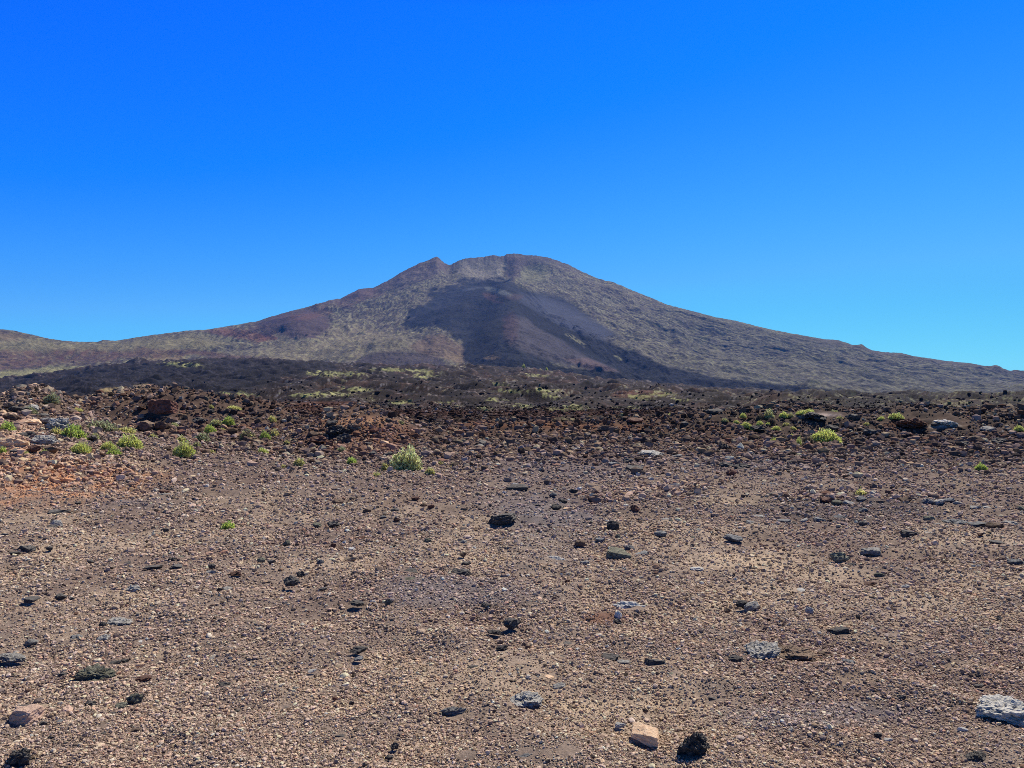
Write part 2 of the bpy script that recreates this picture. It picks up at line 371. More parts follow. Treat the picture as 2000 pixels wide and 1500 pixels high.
# ------------------------------------------------------------------ volcano
SIL = [(-900, 600), (-400, 628), (-150, 634), (0, 643), (30, 646), (60, 653), (90, 660), (110, 664), (150, 667), (190, 668), (200, 664.5), (210, 664), (225, 665.5), (235, 664), (260, 660), (300, 654), (340, 649), (360, 646),
 (400, 644), (440, 638), (470, 633), (490, 629), (500, 628), (530, 618), (570, 607), (600, 600), (625, 592), (650, 585), (665, 583), (680, 575), (700, 565), (715, 563), (728, 563), (745, 554), (760, 547), (780, 534),
 (800, 523), (820, 514), (840, 507), (848, 503), (854, 501), (861, 507), (868, 514), (878, 518), (890, 512), (903, 506), (915, 504), (930, 503), (945, 502), (955, 499), (965, 498), (975, 500), (983, 500), (990, 496), (1005, 495),
 (1015, 496), (1030, 499), (1040, 499), (1055, 500), (1070, 503), (1085, 508), (1110, 517), (1140, 532), (1165, 543), (1200, 552), (1225, 563), (1250, 573), (1275, 583), (1300, 594), (1350, 607), (1400, 620), (1436, 626),
 (1490, 640), (1550, 652), (1607, 662), (1637, 664), (1664, 673), (1682, 674), (1703, 684), (1730, 688), (1760, 689), (1787, 696), (1850, 705), (1895, 709), (1940, 718), (2000, 729), (2200, 755), (2600, 774), (3400, 778)]
BASE = [(-900, 775), (0, 766), (200, 752), (400, 742), (640, 742), (1000, 744), (1300, 768), (1500, 779), (1750, 783), (3400, 783)]
sx_, sy_ = np.array(SIL).T; bx_, by_ = np.array(BASE).T
def mountain(us, ns):
    px = PX(us); n = len(us)
    ridge = np.interp(px, sx_, sy_); basey = np.interp(px, bx_, by_)
    Y0 = 2300.0
    Y1 = 3300+2700*np.exp(-((px-1010)/620)**2)+1200*sstep(1200, 2200, px)
    s = np.concatenate([np.linspace(0, 1, ns), 1+np.linspace(0, .5, 30)[1:]])
    S, U = np.meshgrid(s, us, indexing='ij')
    front = np.minimum(S, 1)
    YY = Y0+(Y1-Y0)[None]*S
    g = front**1.12
    # the crest's small notches die out a little way down the slope
    g = np.broadcast_to(g, S.shape)
    xx = np.linspace(-1600, 4200, 2901); rr = np.interp(xx, sx_, sy_); kk = np.exp(-.5*(np.arange(-75, 76)/25.)**2); kk /= kk.sum()
    rs = np.interp(px, xx, np.convolve(np.pad(rr, 75, 'edge'), kk, 'valid'))
    py = basey[None]+(rs-basey)[None]*g+(ridge-rs)[None]*sstep(.80, 1.0, S)
    Z = CAM_H-(py-HY)/FPX*YY
    # the far side falls away behind the ridge
    back = np.maximum(S-1, 0)
    Zr = CAM_H-(ridge-HY)/FPX*Y1
    Z = np.where(S > 1, Zr[None]*(1-1.9*back)-60*back, Z)
    X = U*YY; pxg = PX(U)
    edge = sstep(1.0, .93, S)
    k = (YY/4500)
    # relief: gullies that run down slope away from the summit, then rubble at all scales
    summit = (5, 6000.)
    ang = np.arctan2(X-summit[0], summit[1]-YY); rad = np.hypot(X-summit[0], summit[1]-YY)
    gul = fbm(ang*19+1.2*pn(X/900, YY/900, 70), rad/800, 4, 71)
    gul_h = 42*gul*sstep(500, 2200, rad); rel = np.zeros_like(X)
    lam = 620.; i = 0
    while lam > 14:
        v = pn(X/lam, YY/lam*.6, 80+i); rel = rel+(.5-np.abs(v)*1.7 if i in (1, 3, 5) else v)*lam*(.062 if lam > 130 else .09)
        lam /= 1.8; i += 1
    smooth = np.zeros_like(X)
    n1 = fbm(U*22, S*9, 4, 91); n2 = fbm(U*90, S*36, 3, 93)
    for poly, a in ((ASH, .35), (FAN, .8), (SPUR, .4), (PURP1, .6)):
        smooth = np.maximum(smooth, soft_poly(pxg+10*n2, py+5*n2, poly, 6)*a)
    dk = soft_poly(pxg+8*n2, py+4*n2, DARKF, 3)
    smooth = smooth*(1-dk)
    rel = rel+dk*(14*fbm(X/70, YY/120, 3, 97)+9*(.4-np.abs(pn(X/40, YY/70, 96))))
    rel = rel*(1-smooth)+gul_h*(1-np.minimum(1, smooth*4))*sstep(.0, .3, np.abs(pxg-1000)/600+.0)
    # landforms read off the photograph, as real bumps (metres)
    def bump(x, y, w, h, amp): return amp*np.exp(-.5*(((pxg-x)/w)**2+((py-y)/h)**2))
    rel = rel+bump(1000, 640, 34, 50, 110)+bump(1090, 685, 60, 22, 80)+bump(950, 600, 50, 24, 70)-bump(974, 580, 18, 5, 95)+bump(1002, 578, 16, 6, 60)+bump(1040, 600, 20, 14, 50)+bump(870, 625, 50, 14, 45)+bump(1100, 640, 60, 12, 40)+bump(1200, 690, 50, 12, 45)
    rel = rel+bump(955, 563, 20, 5, 35)+bump(950, 676, 20, 16, 50)-bump(962, 610, 9, 4, 50)
    rel = rel+bump(760, 695, 60, 12, 70)+bump(580, 648, 45, 14, 75)+bump(700, 575, 18, 8, 30)+bump(850, 515, 18, 10, 30)-bump(878, 524, 7, 9, 30)+bump(1010, 505, 12, 12, 35)-bump(990, 530, 8, 14, 30)+bump(1085, 520, 20, 10, 22)-bump(1040, 530, 22, 14, 25)
    rel = rel+bump(880, 675, 36, 13, 50)+bump(1320, 650, 10, 8, 25)+bump(1310, 664, 6, 10, -20)
    rel = rel+bump(80, 690, 120, 7, 26)+bump(330, 690, 90, 8, 30)+bump(420, 700, 60, 5, 22)
    Z = Z+rel*edge*sstep(0, .06, S)
    # small teeth on the skyline
    t = fbm(us*260, us*0+3.3, 3, 99)*2.2*np.exp(-((px-1000)/420)**2)+fbm(us*150, us*0+7, 3, 98)*1.0
    Z = Z+(t[None]*3.0)*np.exp(-((S-1)/.03)**2)
    return U, YY, Z, S
ASH = [(788, 640), (800, 612), (830, 586), (865, 563), (905, 549), (945, 545), (990, 546), (1012, 557), (1040, 570), (1085, 575), (1115, 590), (1150, 618), (1190, 645), (1217, 660), (1175, 660), (1230, 690), (1290, 716), (1330, 730), (1200, 725), (1100, 712), (1000, 715), (925, 713), (907, 700), (904, 685), (898, 668), (880, 652), (850, 637), (820, 645)]
FAN = [(1018, 574), (1045, 578), (1100, 590), (1150, 622), (1200, 650), (1182, 664), (1130, 652), (1090, 634), (1050, 606), (1020, 588)]
SPUR = [(985, 650), (1000, 618), (1030, 622), (1070, 650), (1110, 672), (1150, 698), (1215, 727), (1150, 722), (1085, 708), (1030, 690), (995, 675)]
PURP1 = [(480, 640), (530, 620), (600, 606), (650, 622), (642, 648), (605, 662), (575, 662), (540, 652), (500, 648)]
DARKF = [(1008, 588), (1040, 606), (1090, 636), (1140, 655), (1190, 672), (1240, 688), (1300, 715), (1400, 738), (1500, 750), (1650, 763), (1765, 775), (1765, 795), (840, 795), (850, 716), (905, 714), (935, 710), (975, 700), (1020, 702), (1060, 710), (1100, 717), (1150, 722), (1215, 727), (1170, 706), (1150, 698), (1120, 680), (1090, 660), (1050, 640), (1020, 612)]
def mount_color(U, YY, Z):
    px = PX(U); py = HY+(CAM_H-Z)*FPX/YY; X = U*YY
    n1 = fbm(X/420, YY/700, 4, 101); n2 = fbm(X/95, YY/170, 4, 103); n3 = fbm(X/20, YY/60, 3, 107); n4 = pn(X/13, YY/34, 109)
    al, ac = (X*14-YY*17)/22, (X*17+YY*14)/22; kr = sstep(960, 1160, px)
    al2 = (-X*14-YY*17)/22; ac2 = (-X*17+YY*14)/22; kl = sstep(960, 800, px)*sstep(620, 540, py)
    n2 = n2*(1-kr)+kr*fbm(al/230, ac/80, 4, 113); n3 = n3*(1-kr)+kr*fbm(al/70, ac/20, 3, 114)
    n3 = n3*(1-kl)+kl*fbm(al2/70, ac2/20, 3, 115)
    C = np.ones(px.shape+(3,))*lin((90, 84, 74))
    veg = sstep(-.12, .22, n2*.9+n3*.7+.35*n4+.25*n1)
    C = mixc(C, veg*.7, (116, 112, 90))
    n5 = pn(X/9., YY/22., 111)
    C = mixc(C, sstep(.10, .34, n3+.6*n4+.5*n5+.2*n2)*(.42+.8*n1), (152, 148, 110))
    C = mixc(C, sstep(.16, .4, -n3-.6*n4-.5*n5)*.6, (44, 38, 46))
    C = mixc(C, sstep(.10, .4, -n2*.9-.5*n3)*.72, (70, 64, 66))
    C = mixc(C, sstep(.05, .35, n1+.3*n2)*.35, (90, 76, 74))
    C = mixc(C, sstep(.14, .34, n2+.25*n3)*.6, (62, 55, 60))
    C = mixc(C, sstep(.2, .4, -n2+.3*n3)*.4, (142, 134, 104))
    # right flank greyer and darker low down, left paler
    C = mixc(C, sstep(1150, 1600, px)*.3, (90, 92, 76))
    C = mixc(C, ell(px+30*n2, py+12*n2, 660, 690, 330, 110, .6)*.28, (146, 134, 106))
    wx = px+14*n2+8*n3; wy = py+7*n2+4*n3
    ridge = np.interp(px, sx_, sy_)
    # reddish rim along the skyline
    C = mixc(C, sstep(22, 4, py-ridge+10*n2)*sstep(480, 560, px)*sstep(900, 860, px)*.55, (86, 68, 70))
    C = mixc(C, sstep(16, 2, py-ridge+8*n2)*sstep(880, 920, px)*sstep(1140, 1090, px)*.7, (84, 76, 78))
    C = mixc(C, sstep(12, 2, py-ridge+6*n2)*sstep(1500, 1650, px)*.5, (78, 66, 66))
    C = mixc(C, soft_poly(wx, wy, [(900, 512), (940, 506), (985, 510), (985, 535), (960, 545), (905, 540), (880, 530)], 7)*.5, (138, 130, 118))
    C = mixc(C, soft_poly(wx, wy, [(1010, 525), (1050, 515), (1075, 530), (1060, 550), (1020, 550)], 6)*.5, (132, 130, 96))
    C = mixc(C, soft_poly(wx, wy, [(985, 502), (1030, 505), (1040, 520), (1015, 525), (1005, 548), (990, 540)], 4)*.6, (84, 68, 72))
    C = mixc(C, soft_poly(wx, wy, [(745, 562), (800, 530), (860, 508), (880, 522), (830, 545), (770, 568)], 5)*.5, (92, 76, 80))
    # slopes on the other side
    C = mixc(C, soft_poly(wx, wy, [(395, 648), (430, 640), (520, 650), (545, 662), (500, 668), (440, 656)], 5)*.7, (112, 74, 62))
    C = mixc(C, soft_poly(wx, wy, [(-900, 640), (0, 648), (110, 668), (200, 672), (300, 660), (400, 652), (480, 670), (300, 690), (0, 690), (-900, 690)], 8)*.6, (126, 118, 88))
    C = mixc(C, soft_poly(wx, wy, [(-900, 640), (0, 646), (50, 655), (30, 665), (-900, 665)], 5)*.35, (112, 84, 68))
    C = mixc(C, soft_poly(wx, wy, [(-900, 686), (0, 686), (140, 684), (230, 686), (230, 704), (120, 712), (0, 722), (-900, 722)], 6)*.7*(.75+n3), (98, 68, 60))
    C = mixc(C, soft_poly(wx, wy, [(215, 690), (280, 680), (400, 686), (480, 696), (540, 700), (470, 704), (380, 694), (300, 700), (240, 700)], 4)*.65, (92, 66, 60))
    C = mixc(C, soft_poly(wx, wy, [(-900, 724), (0, 724), (80, 718), (170, 716), (120, 738), (0, 748), (-900, 748)], 5)*.6, (146, 142, 98))
    C = mixc(C, soft_poly(wx, wy, [(270, 700), (330, 692), (370, 700), (330, 712), (260, 716)], 4)*.5, (142, 122, 92))
    C = mixc(C, soft_poly(wx, wy, PURP1, 7)*.85, (74, 58, 62))
    C = mixc(C, soft_poly(wx, wy, [(500, 655), (520, 650), (540, 658), (545, 664), (510, 664)], 3)*.7, (112, 76, 64))
    C = mixc(C, ell(wx, wy, 522, 652, 26, 10, .4)*.7, (48, 38, 46))
    C = mixc(C, soft_poly(wx, wy, [(655, 590), (690, 566), (728, 562), (750, 572), (700, 590), (670, 602)], 5)*.6, (86, 64, 66))
    C = mixc(C, soft_poly(wx, wy, [(560, 622), (640, 600), (650, 612), (600, 625)], 5)*.5, (104, 72, 62))
    C = mixc(C, soft_poly(wx, wy, [(690, 712), (715, 692), (760, 684), (830, 688), (860, 700), (872, 716), (700, 718)], 5)*.8, (66, 56, 62))
    C = mixc(C, soft_poly(wx, wy, [(812, 665), (835, 655), (870, 656), (905, 678), (932, 710), (880, 704), (820, 690), (800, 680)], 4)*.6, (104, 84, 72))
    C = mixc(C, soft_poly(wx, wy, [(870, 685), (905, 690), (930, 710), (905, 713), (870, 700)], 3)*.6, (134, 116, 94))
    a = soft_poly(wx+12*n2, wy+8*n3, ASH, 6)
    C = mixc(C, a*.97, (28, 32, 42))
    C = mixc(C, a*sstep(-.05, .3, n2+.5*n3)*.6, (14, 16, 24))
    C = mixc(C, a*sstep(.08, .4, -n2+.4*n3)*.4, (50, 46, 52))
    C = mixc(C, a*sstep(.0, .4, n1+.5*n2)*.2, (30, 33, 42))
    C = mixc(C, soft_poly(wx, wy, [(800, 612), (850, 580), (905, 560), (950, 556), (955, 570), (900, 580), (840, 610)], 7)*.5, (42, 46, 58))
    C = mixc(C, soft_poly(px+6*n2, py+4*n2, FAN, 9)*.8, (66, 68, 82))
    C = mixc(C, soft_poly(px+8*n2, py+4*n2, SPUR, 6)*.85, (74, 68, 72))
    C = mixc(C, ell(px+8*n2, py+8*n2, 997, 640, 30, 56, .9)*.36, (88, 54, 46))
    C = mixc(C, soft_poly(px+8*n2, py+4*n2, [(1100, 700), (1150, 700), (1215, 727), (1150, 722)], 3)*.6, (104, 82, 78))
    d = soft_poly(px+7*n3+6*n2, py+4*n3, DARKF, 2.5)
    C = mixc(C, d*.98, (5, 6, 10))
    C = mixc(C, d*sstep(.25, .5, n3+.6*n4)*.4, (62, 62, 76))
    C = mixc(C, soft_poly(wx, wy, [(905, 690), (920, 668), (950, 660), (975, 680), (975, 702), (935, 712), (910, 708)], 4)*.8, (18, 20, 28))
    C = mixc(C, ell(wx, wy, 962, 700, 28, 8, .5)*.7, (110, 92, 72))
    C = mixc(C, soft_poly(px+3*n3, py+2*n3, [(1103, 652), (1116, 654), (1146, 675), (1142, 677), (1120, 664)], 3)*sstep(-.3, .3, n3+n4)*.8, (140, 134, 96))
    C = mixc(C, soft_poly(px+3*n3, py+2*n3, [(1198, 694), (1206, 695), (1216, 703), (1210, 703)], 1.5)*.8, (150, 146, 112))
    # crater of the flank vent
    C = mixc(C, soft_poly(px+6*n3, py+4*n3, [(946, 560), (962, 561), (985, 567), (1004, 577), (996, 580), (975, 573), (950, 568)], 2.5)*.8, (104, 106, 102))
    C = mixc(C, soft_poly(px+4*n3, py+2*n3, [(940, 572), (965, 574), (978, 584), (984, 592), (968, 592), (950, 584)], 2)*.8, (72, 50, 52))
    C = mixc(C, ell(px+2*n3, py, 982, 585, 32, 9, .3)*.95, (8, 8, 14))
    C = mixc(C, ell(px+4*n3, py+2*n3, 1005, 580, 34, 12, .5)*.5, (80, 64, 66))
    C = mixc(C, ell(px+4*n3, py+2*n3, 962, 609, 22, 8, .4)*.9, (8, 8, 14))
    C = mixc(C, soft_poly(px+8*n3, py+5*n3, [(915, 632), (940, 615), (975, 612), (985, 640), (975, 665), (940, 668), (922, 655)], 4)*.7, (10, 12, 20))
    C = mixc(C, soft_poly(px+5*n3, py+3*n3, [(944, 560), (920, 568), (870, 572), (925, 562)], 2)*.5, (80, 84, 96))
    C = mixc(C, ell(px+4*n3, py+2*n3, 1320, 652, 26, 12, .5)*.5, (48, 48, 58))
    return C
usm = ucols(1600, .73, 40, 1.6)
U, YY, Z, S = mountain(usm, 760)
Cm = mount_color(U, YY, Z)
# blend to the silhouettes: the slope sheet
volcano = mesh_np('volcano', np.stack([U*YY, YY, Z], -1).reshape(-1, 3), grid_faces(*U.shape), M_mount, Cm.reshape(-1, 3), smooth=True)
tag(volcano, kind='structure')
volcano.name = 'mountain'
del U, YY, Z, S, Cm

# ------------------------------------------------------------------ rock shapes
def ico(sub):
    import bmesh
    bm = bmesh.new(); bmesh.ops.create_icosphere(bm, subdivisions=sub, radius=1.0)
    V = np.array([v.co[:] for v in bm.verts]); Fc = np.array([[v.index for v in f.verts] for f in bm.faces]); bm.free()
    return V, Fc
def noise3(V, s, seed):
    return (pn(V[:, 0]*s+V[:, 2]*s*.7, V[:, 1]*s-V[:, 2]*s*.6, seed)+pn(V[:, 2]*s+V[:, 1]*s*.5, V[:, 0]*s-V[:, 1]*s*.4, seed+5))*.6
def cube(cuts):
    import bmesh
    bm = bmesh.new(); bmesh.ops.create_cube(bm, size=2.0); bmesh.ops.subdivide_edges(bm, edges=bm.edges[:], cuts=cuts, use_grid_fill=True)
    bmesh.ops.triangulate(bm, faces=bm.faces[:])
    V = np.array([v.co[:] for v in bm.verts]); Fc = np.array([[v.index for v in f.verts] for f in bm.faces]); bm.free()
    return V, Fc
def rock_shape(sub, seed, style='chunk'):
    r = np.random.default_rng(seed)
    if style in ('slab', 'table') and sub > 1:
        # broken tabular block: a box with four unequal corners, worn edges
        V, Fc = cube(9 if sub == 3 else 17)
        V = V*(1-.17*(np.abs(V)**4).sum(1)/3)[:, None]*1.05
        cx = np.array([-1, 1, 1, -1])*r.uniform(.35, 1.0, 4); cy = np.array([-1, -1, 1, 1])*r.uniform(.35, 1.0, 4)
        a, b = (V[:, 0]+1)/2, (V[:, 1]+1)/2
        X = (cx[0]*(1-a)+cx[1]*a)*(1-b)+(cx[3]*(1-a)+cx[2]*a)*b; Y = (cy[0]*(1-a)+cy[1]*a)*(1-b)+(cy[3]*(1-a)+cy[2]*a)*b
        tap = 1-.22*(V[:, 2]+1)/2
        V = np.stack([X*tap, Y*tap, V[:, 2]*(.8+.25*a*r.uniform(-1, 1)+.2*b*r.uniform(-1, 1))], -1)
        npl = 8
        if style == 'table':
            V, Fc = cube(19); V = V*(1-.05*(np.abs(V)**4).sum(1)/3)[:, None]; V[:, 0] += V[:, 1]*-.28; V[:, 1] += V[:, 0]*.10; V[:, :2] *= (1-.08*V[:, 2:3]); V[:, 2] *= 1+.22*V[:, 0]; npl = 1
    else:
        V, Fc = ico(sub); npl = {'chunk': 11, 'slab': 12, 'scoria': 8, 'crust': 5}[style]
    for k in range(npl):
        d = r.normal(size=3); d /= np.linalg.norm(d)
        off = r.uniform(.55, .85) if style != 'crust' else r.uniform(.7, .9)
        t = V@d; m = t > off
        V[m] -= np.outer(t[m]-off, d)*.94
    nrm = V/np.linalg.norm(V, axis=1)[:, None]
    amp = {'chunk': .10, 'slab': .09, 'table': .07, 'scoria': .25, 'crust': .24}[style]
    if sub > 1:
        V = V+nrm*(noise3(V, 1.6, seed)*amp*1.5+noise3(V, 4.1, seed+9)*amp*.9+noise3(V, 9.7, seed+19)*amp*.6+noise3(V, 19., seed+29)*amp*.35)[:, None]
    else:
        V = V*(1+r.uniform(-.33, .3, len(V)))[:, None]
    lo, hi = V.min(0), V.max(0)
    V = (V-(lo+hi)/2)/((hi-lo)/2)   # unit half extents
    return V, Fc
LIB = {}
def lib_mesh(style, var, big):
    k = (style, var, big)
    if k not in LIB:
        V, Fc = rock_shape((5 if style not in ('slab', 'table') else 4) if big else 3, 100+var*7+len(style), style)
        LIB[k] = mesh_np('rock_surface', V, Fc, None, link=False)
    return LIB[k]

# style, colour, px x, px y (centre), width, height  -> rocks, plus black stones standing in for shaded crust holes, read off the photograph
ROCKS = [l.split() for l in '''
table orange 1261 1441 62 35
scoria black 1352 1462 60 54
crust white 1972 1398 116 62
slab pink 46 1406 54 38
scoria moss 185 1325 70 40
crust grey 1488 1275 72 38
crust brown 1545 1277 84 36
scoria black 1437 1291 26 14
scoria black 1000 1219 34 22
crust grey 1028 1368 62 34
crust white 1232 1186 64 13
crust white 1207 1201 14 22
scoria black 1908 1483 40 19
slab black 900 1118 36 18
scoria black 569 1136 30 20
slab black 798 1117 32 14
slab moss 1206 1083 42 20
slab blue 1229 1071 20 18
slab blue 1252 1082 30 15
scoria black 1197 1030 22 24
crust orange 1181 1032 20 12
chunk blue 1290 1043 22 14
chunk blue 1172 1057 17 13
slab brown 1134 1060 22 12
slab black 981 1018 50 13
chunk white 687 1074 13 9
chunk white 672 1060 8 8
slab red 701 1052 19 12
chunk tan 685 1094 22 12
chunk blue 625 1100 15 14
chunk orange 636 1101 9 8
chunk pink 762 1103 15 9
chunk grey 905 1060 15 11
crust grey 262 1150 28 18
crust grey 232 1216 46 18
slab black 54 1071 26 15
chunk black 30 1081 18 8
slab grey 107 1021 22 15
chunk black 99 1031 24 7
chunk black 97 1071 11 9
slab black 117 1000 34 13
slab brown 142 1001 18 9
chunk brown 51 1029 18 7
chunk blue 9 1045 12 7
chunk white 204 1052 7 7
slab black 152 982 12 6
chunk red 320 961 18 8
slab grey 322 969 24 4
slab brown 190 999 14 6
chunk black 322 1036 14 8
chunk black 177 1097 12 7
slab black 245 1101 19 8
crust black 300 1109 34 12
scoria black 335 1095 15 14
crust moss 354 1090 18 12
chunk black 346 1108 20 8
crust moss 280 1122 22 8
chunk black 414 1106 12 11
chunk grey 413 1120 18 12
scoria red 460 1122 22 11
slab grey 444 1150 18 9
chunk black 430 1152 12 8
chunk black 118 1166 21 12
chunk black 61 1173 26 10
chunk black 142 1171 11 8
chunk black 199 1221 14 13
slab brown 660 978 20 10
chunk brown 717 998 15 9
chunk white 723 989 7 5
chunk black 771 997 15 11
scoria red 776 1017 14 11
chunk blue 749 1010 13 7
scoria black 652 1025 25 12
chunk moss 619 1026 17 9
slab brown 657 1043 19 8
chunk tan 935 966 13 10
chunk red 811 974 15 9
chunk brown 827 986 13 8
chunk red 842 989 12 8
scoria moss 835 1059 14 13
slab brown 870 1060 19 8
crust white 925 1070 11 6
chunk brown 904 1084 13 10
slab black 910 1100 15 6
crust moss 799 1133 32 13
chunk red 651 1065 10 9
chunk moss 560 1061 15 11
chunk moss 511 1094 15 11
chunk black 530 1098 14 9
scoria black 588 1122 15 13
slab black 631 1150 15 7
scoria black 697 1181 25 9
scoria moss 759 1178 15 17
chunk black 789 1184 11 7
scoria black 950 1184 19 10
chunk white 953 1186 7 5
chunk black 876 1037 8 6
chunk black 1119 960 17 11
chunk black 1099 979 17 10
scoria black 1086 991 20 12
slab orange 1111 994 19 8
chunk blue 1080 966 14 9
scoria red 1240 994 16 15
chunk black 1049 989 13 8
chunk moss 1207 1049 11 11
chunk black 1250 1017 13 9
slab grey 1300 1015 14 8
chunk moss 1311 1018 10 10
chunk grey 1142 1100 17 11
crust white 1085 1093 40 9
crust white 1360 1112 26 7
chunk brown 1360 1034 11 9
chunk brown 1402 1037 11 7
chunk moss 1350 1052 16 9
slab blue 1432 1052 36 9
slab blue 1467 1021 23 9
slab grey 1483 1011 24 6
scoria red 1109 1137 10 9
scoria red 1181 1208 26 10
scoria black 1206 1215 15 10
crust grey 1470 1183 30 20
scoria black 1449 1182 20 14
chunk brown 1420 1193 12 9
slab black 1513 966 22 7
slab red 1615 975 26 13
chunk blue 1684 975 22 13
chunk grey 1657 983 20 10
chunk moss 1635 982 20 10
chunk blue 1686 997 18 10
chunk brown 1720 981 16 9
slab brown 1767 976 27 14
chunk blue 1811 980 21 13
chunk grey 1833 981 21 11
slab black 1792 975 18 8
slab blue 1854 976 20 9
chunk grey 1870 983 14 8
slab blue 1532 1018 24 10
chunk black 1552 1023 12 8
slab grey 1570 1016 17 8
slab blue 1600 1015 21 10
chunk blue 1640 1011 23 9
chunk black 1685 1022 15 10
slab grey 1905 991 20 8
slab grey 1927 992 17 6
slab moss 1995 992 16 9
crust blue 1866 1021 42 12
crust moss 1814 1012 22 13
crust grey 1832 1025 16 8
crust blue 1906 1025 36 11
scoria brown 1937 1028 38 18
crust grey 1969 1021 28 11
slab black 1775 1042 30 9
crust white 1815 1042 18 7
chunk black 1948 1062 24 9
chunk red 1915 1045 11 8
slab grey 1703 1078 38 11
scoria moss 1641 1090 32 21
slab black 1665 1103 16 7
crust blue 1984 1100 32 17
slab moss 1716 1121 17 7
chunk red 1700 1142 22 9
chunk white 1768 1146 15 8
crust white 1561 1155 26 9
crust white 1581 1190 15 14
scoria black 1951 1208 13 9
scoria black 1676 1206 9 9
chunk black 1504 1095 10 9
chunk grey 60 1256 22 14
crust blue 151 1246 27 15
crust grey 201 1248 23 20
crust grey 22 1288 46 16
chunk black 122 1320 13 12
slab black 226 1295 19 8
slab black 242 1291 14 7
chunk orange 274 1300 16 10
scoria red 280 1330 25 11
scoria moss 265 1368 30 22
scoria moss 236 1381 21 13
chunk black 221 1395 10 7
scoria black 176 1378 20 17
scoria black 440 1342 27 14
slab black 464 1390 11 6
chunk pink 133 1391 26 17
chunk tan 79 1387 33 17
chunk black 85 1417 15 12
chunk blue 119 1411 15 10
chunk black 48 1383 18 11
slab black 199 1436 17 10
slab tan 200 1424 14 8
scoria black 101 1446 15 13
slab brown 265 1428 16 9
scoria black 42 1484 44 34
chunk white 310 1459 10 6
chunk white 274 1256 12 7
scoria black 700 1272 34 12
slab blue 699 1287 19 9
slab white 610 1311 15 7
chunk black 840 1299 17 8
chunk black 790 1313 9 8
scoria black 925 1307 25 9
slab black 558 1384 17 7
chunk red 654 1365 10 8
chunk black 687 1375 9 8
chunk blue 575 1348 15 11
crust grey 885 1390 50 12
crust grey 1092 1343 26 18
slab brown 635 1427 23 7
slab black 665 1440 27 9
scoria black 770 1460 15 13
scoria black 760 1481 15 10
crust white 912 1488 44 24
slab black 965 1236 25 9
scoria black 982 1267 26 10
chunk black 1110 1261 18 8
chunk red 1061 1289 12 9
chunk black 1098 1285 17 8
slab brown 1047 1316 19 14
slab orange 1075 1326 27 14
scoria red 1006 1303 18 11
scoria black 1191 1288 36 14
crust grey 1218 1295 28 9
slab black 1280 1301 40 9
slab moss 1318 1321 26 10
slab white 1211 1416 20 8
chunk brown 1261 1389 10 8
slab black 1392 1366 15 8
chunk white 1455 1347 8 7
chunk blue 1027 1483 40 16
chunk blue 1066 1482 24 13
crust grey 1108 1479 48 12
slab black 1638 1238 40 11
crust blue 1657 1296 28 18
slab brown 1607 1276 20 8
chunk black 1518 1411 11 9
chunk grey 1544 1430 13 14
chunk black 1762 1364 15 10
slab black 1780 1272 11 6
chunk black 1715 1437 14 9
slab white 1735 1447 15 6
slab white 1880 1425 18 6
chunk black 1912 1341 17 9
chunk black 1910 1322 12 9
chunk red 317 804 48 32
chunk brown 285 834 28 22
chunk brown 312 836 26 20
scoria red 186 790 18 10
slab black 211 797 12 6
chunk black 412 806 12 10
scoria black 388 823 24 14
chunk orange 26 868 48 24
chunk grey 88 862 44 22
scoria black 52 852 34 14
scoria grey 112 834 50 30
chunk black 38 806 40 14
chunk brown 18 796 22 12
scoria black 660 846 40 20
scoria black 672 858 28 20
scoria red 622 862 34 18
chunk brown 612 850 20 12
slab orange 694 812 18 8
chunk black 758 824 14 8
slab orange 752 864 18 9
chunk black 720 868 14 8
chunk black 730 886 16 12
chunk black 758 888 18 12
slab black 950 865 34 12
chunk blue 920 884 17 11
slab grey 934 871 20 7
slab black 1033 885 16 7
crust grey 1272 888 46 9
slab grey 1323 890 20 8
slab blue 1198 906 24 11
scoria black 1226 900 20 12
scoria black 1238 916 38 14
chunk white 1272 936 10 8
slab orange 1003 926 12 8
chunk white 1006 948 14 11
slab black 1010 957 40 7
chunk grey 995 917 9 7
scoria black 1420 909 28 12
scoria black 1448 912 32 14
chunk red 1428 922 20 12
scoria black 1415 873 18 12
scoria black 1595 823 46 16
chunk black 1666 817 28 12
chunk brown 1676 860 26 14
scoria red 1775 836 56 18
chunk black 1830 832 20 10
chunk black 1395 808 34 10
chunk brown 1535 882 20 8
slab black 1550 902 20 7
slab grey 1670 891 14 5
chunk red 1392 857 18 12
chunk black 1338 829 16 8
chunk red 1240 825 30 10
chunk brown 1180 838 26 12
chunk grey 62 800 26 12
chunk black 84 812 22 12
chunk grey 92 822 26 12
scoria grey 136 838 24 18
chunk black 128 852 20 12
scoria brown 24 818 30 16
slab orange 60 826 36 12
scoria red 66 878 24 14
chunk brown 100 880 26 14
chunk black 34 884 24 12
slab pink 140 868 22 10
scoria brown 8 806 20 16
chunk black 180 856 18 9
scoria black 648 830 22 12
scoria brown 690 838 26 14
scoria black 1480 838 26 12
chunk black 1625 838 24 12
scoria black 1700 846 26 14
chunk brown 1905 858 28 14
scoria black 1880 868 26 12
scoria black 1950 862 30 14
chunk grey 1930 840 26 12
crust white 1846 834 40 9
scoria black 1865 777 36 9
scoria black 1968 778 34 8
'''.strip().splitlines()]
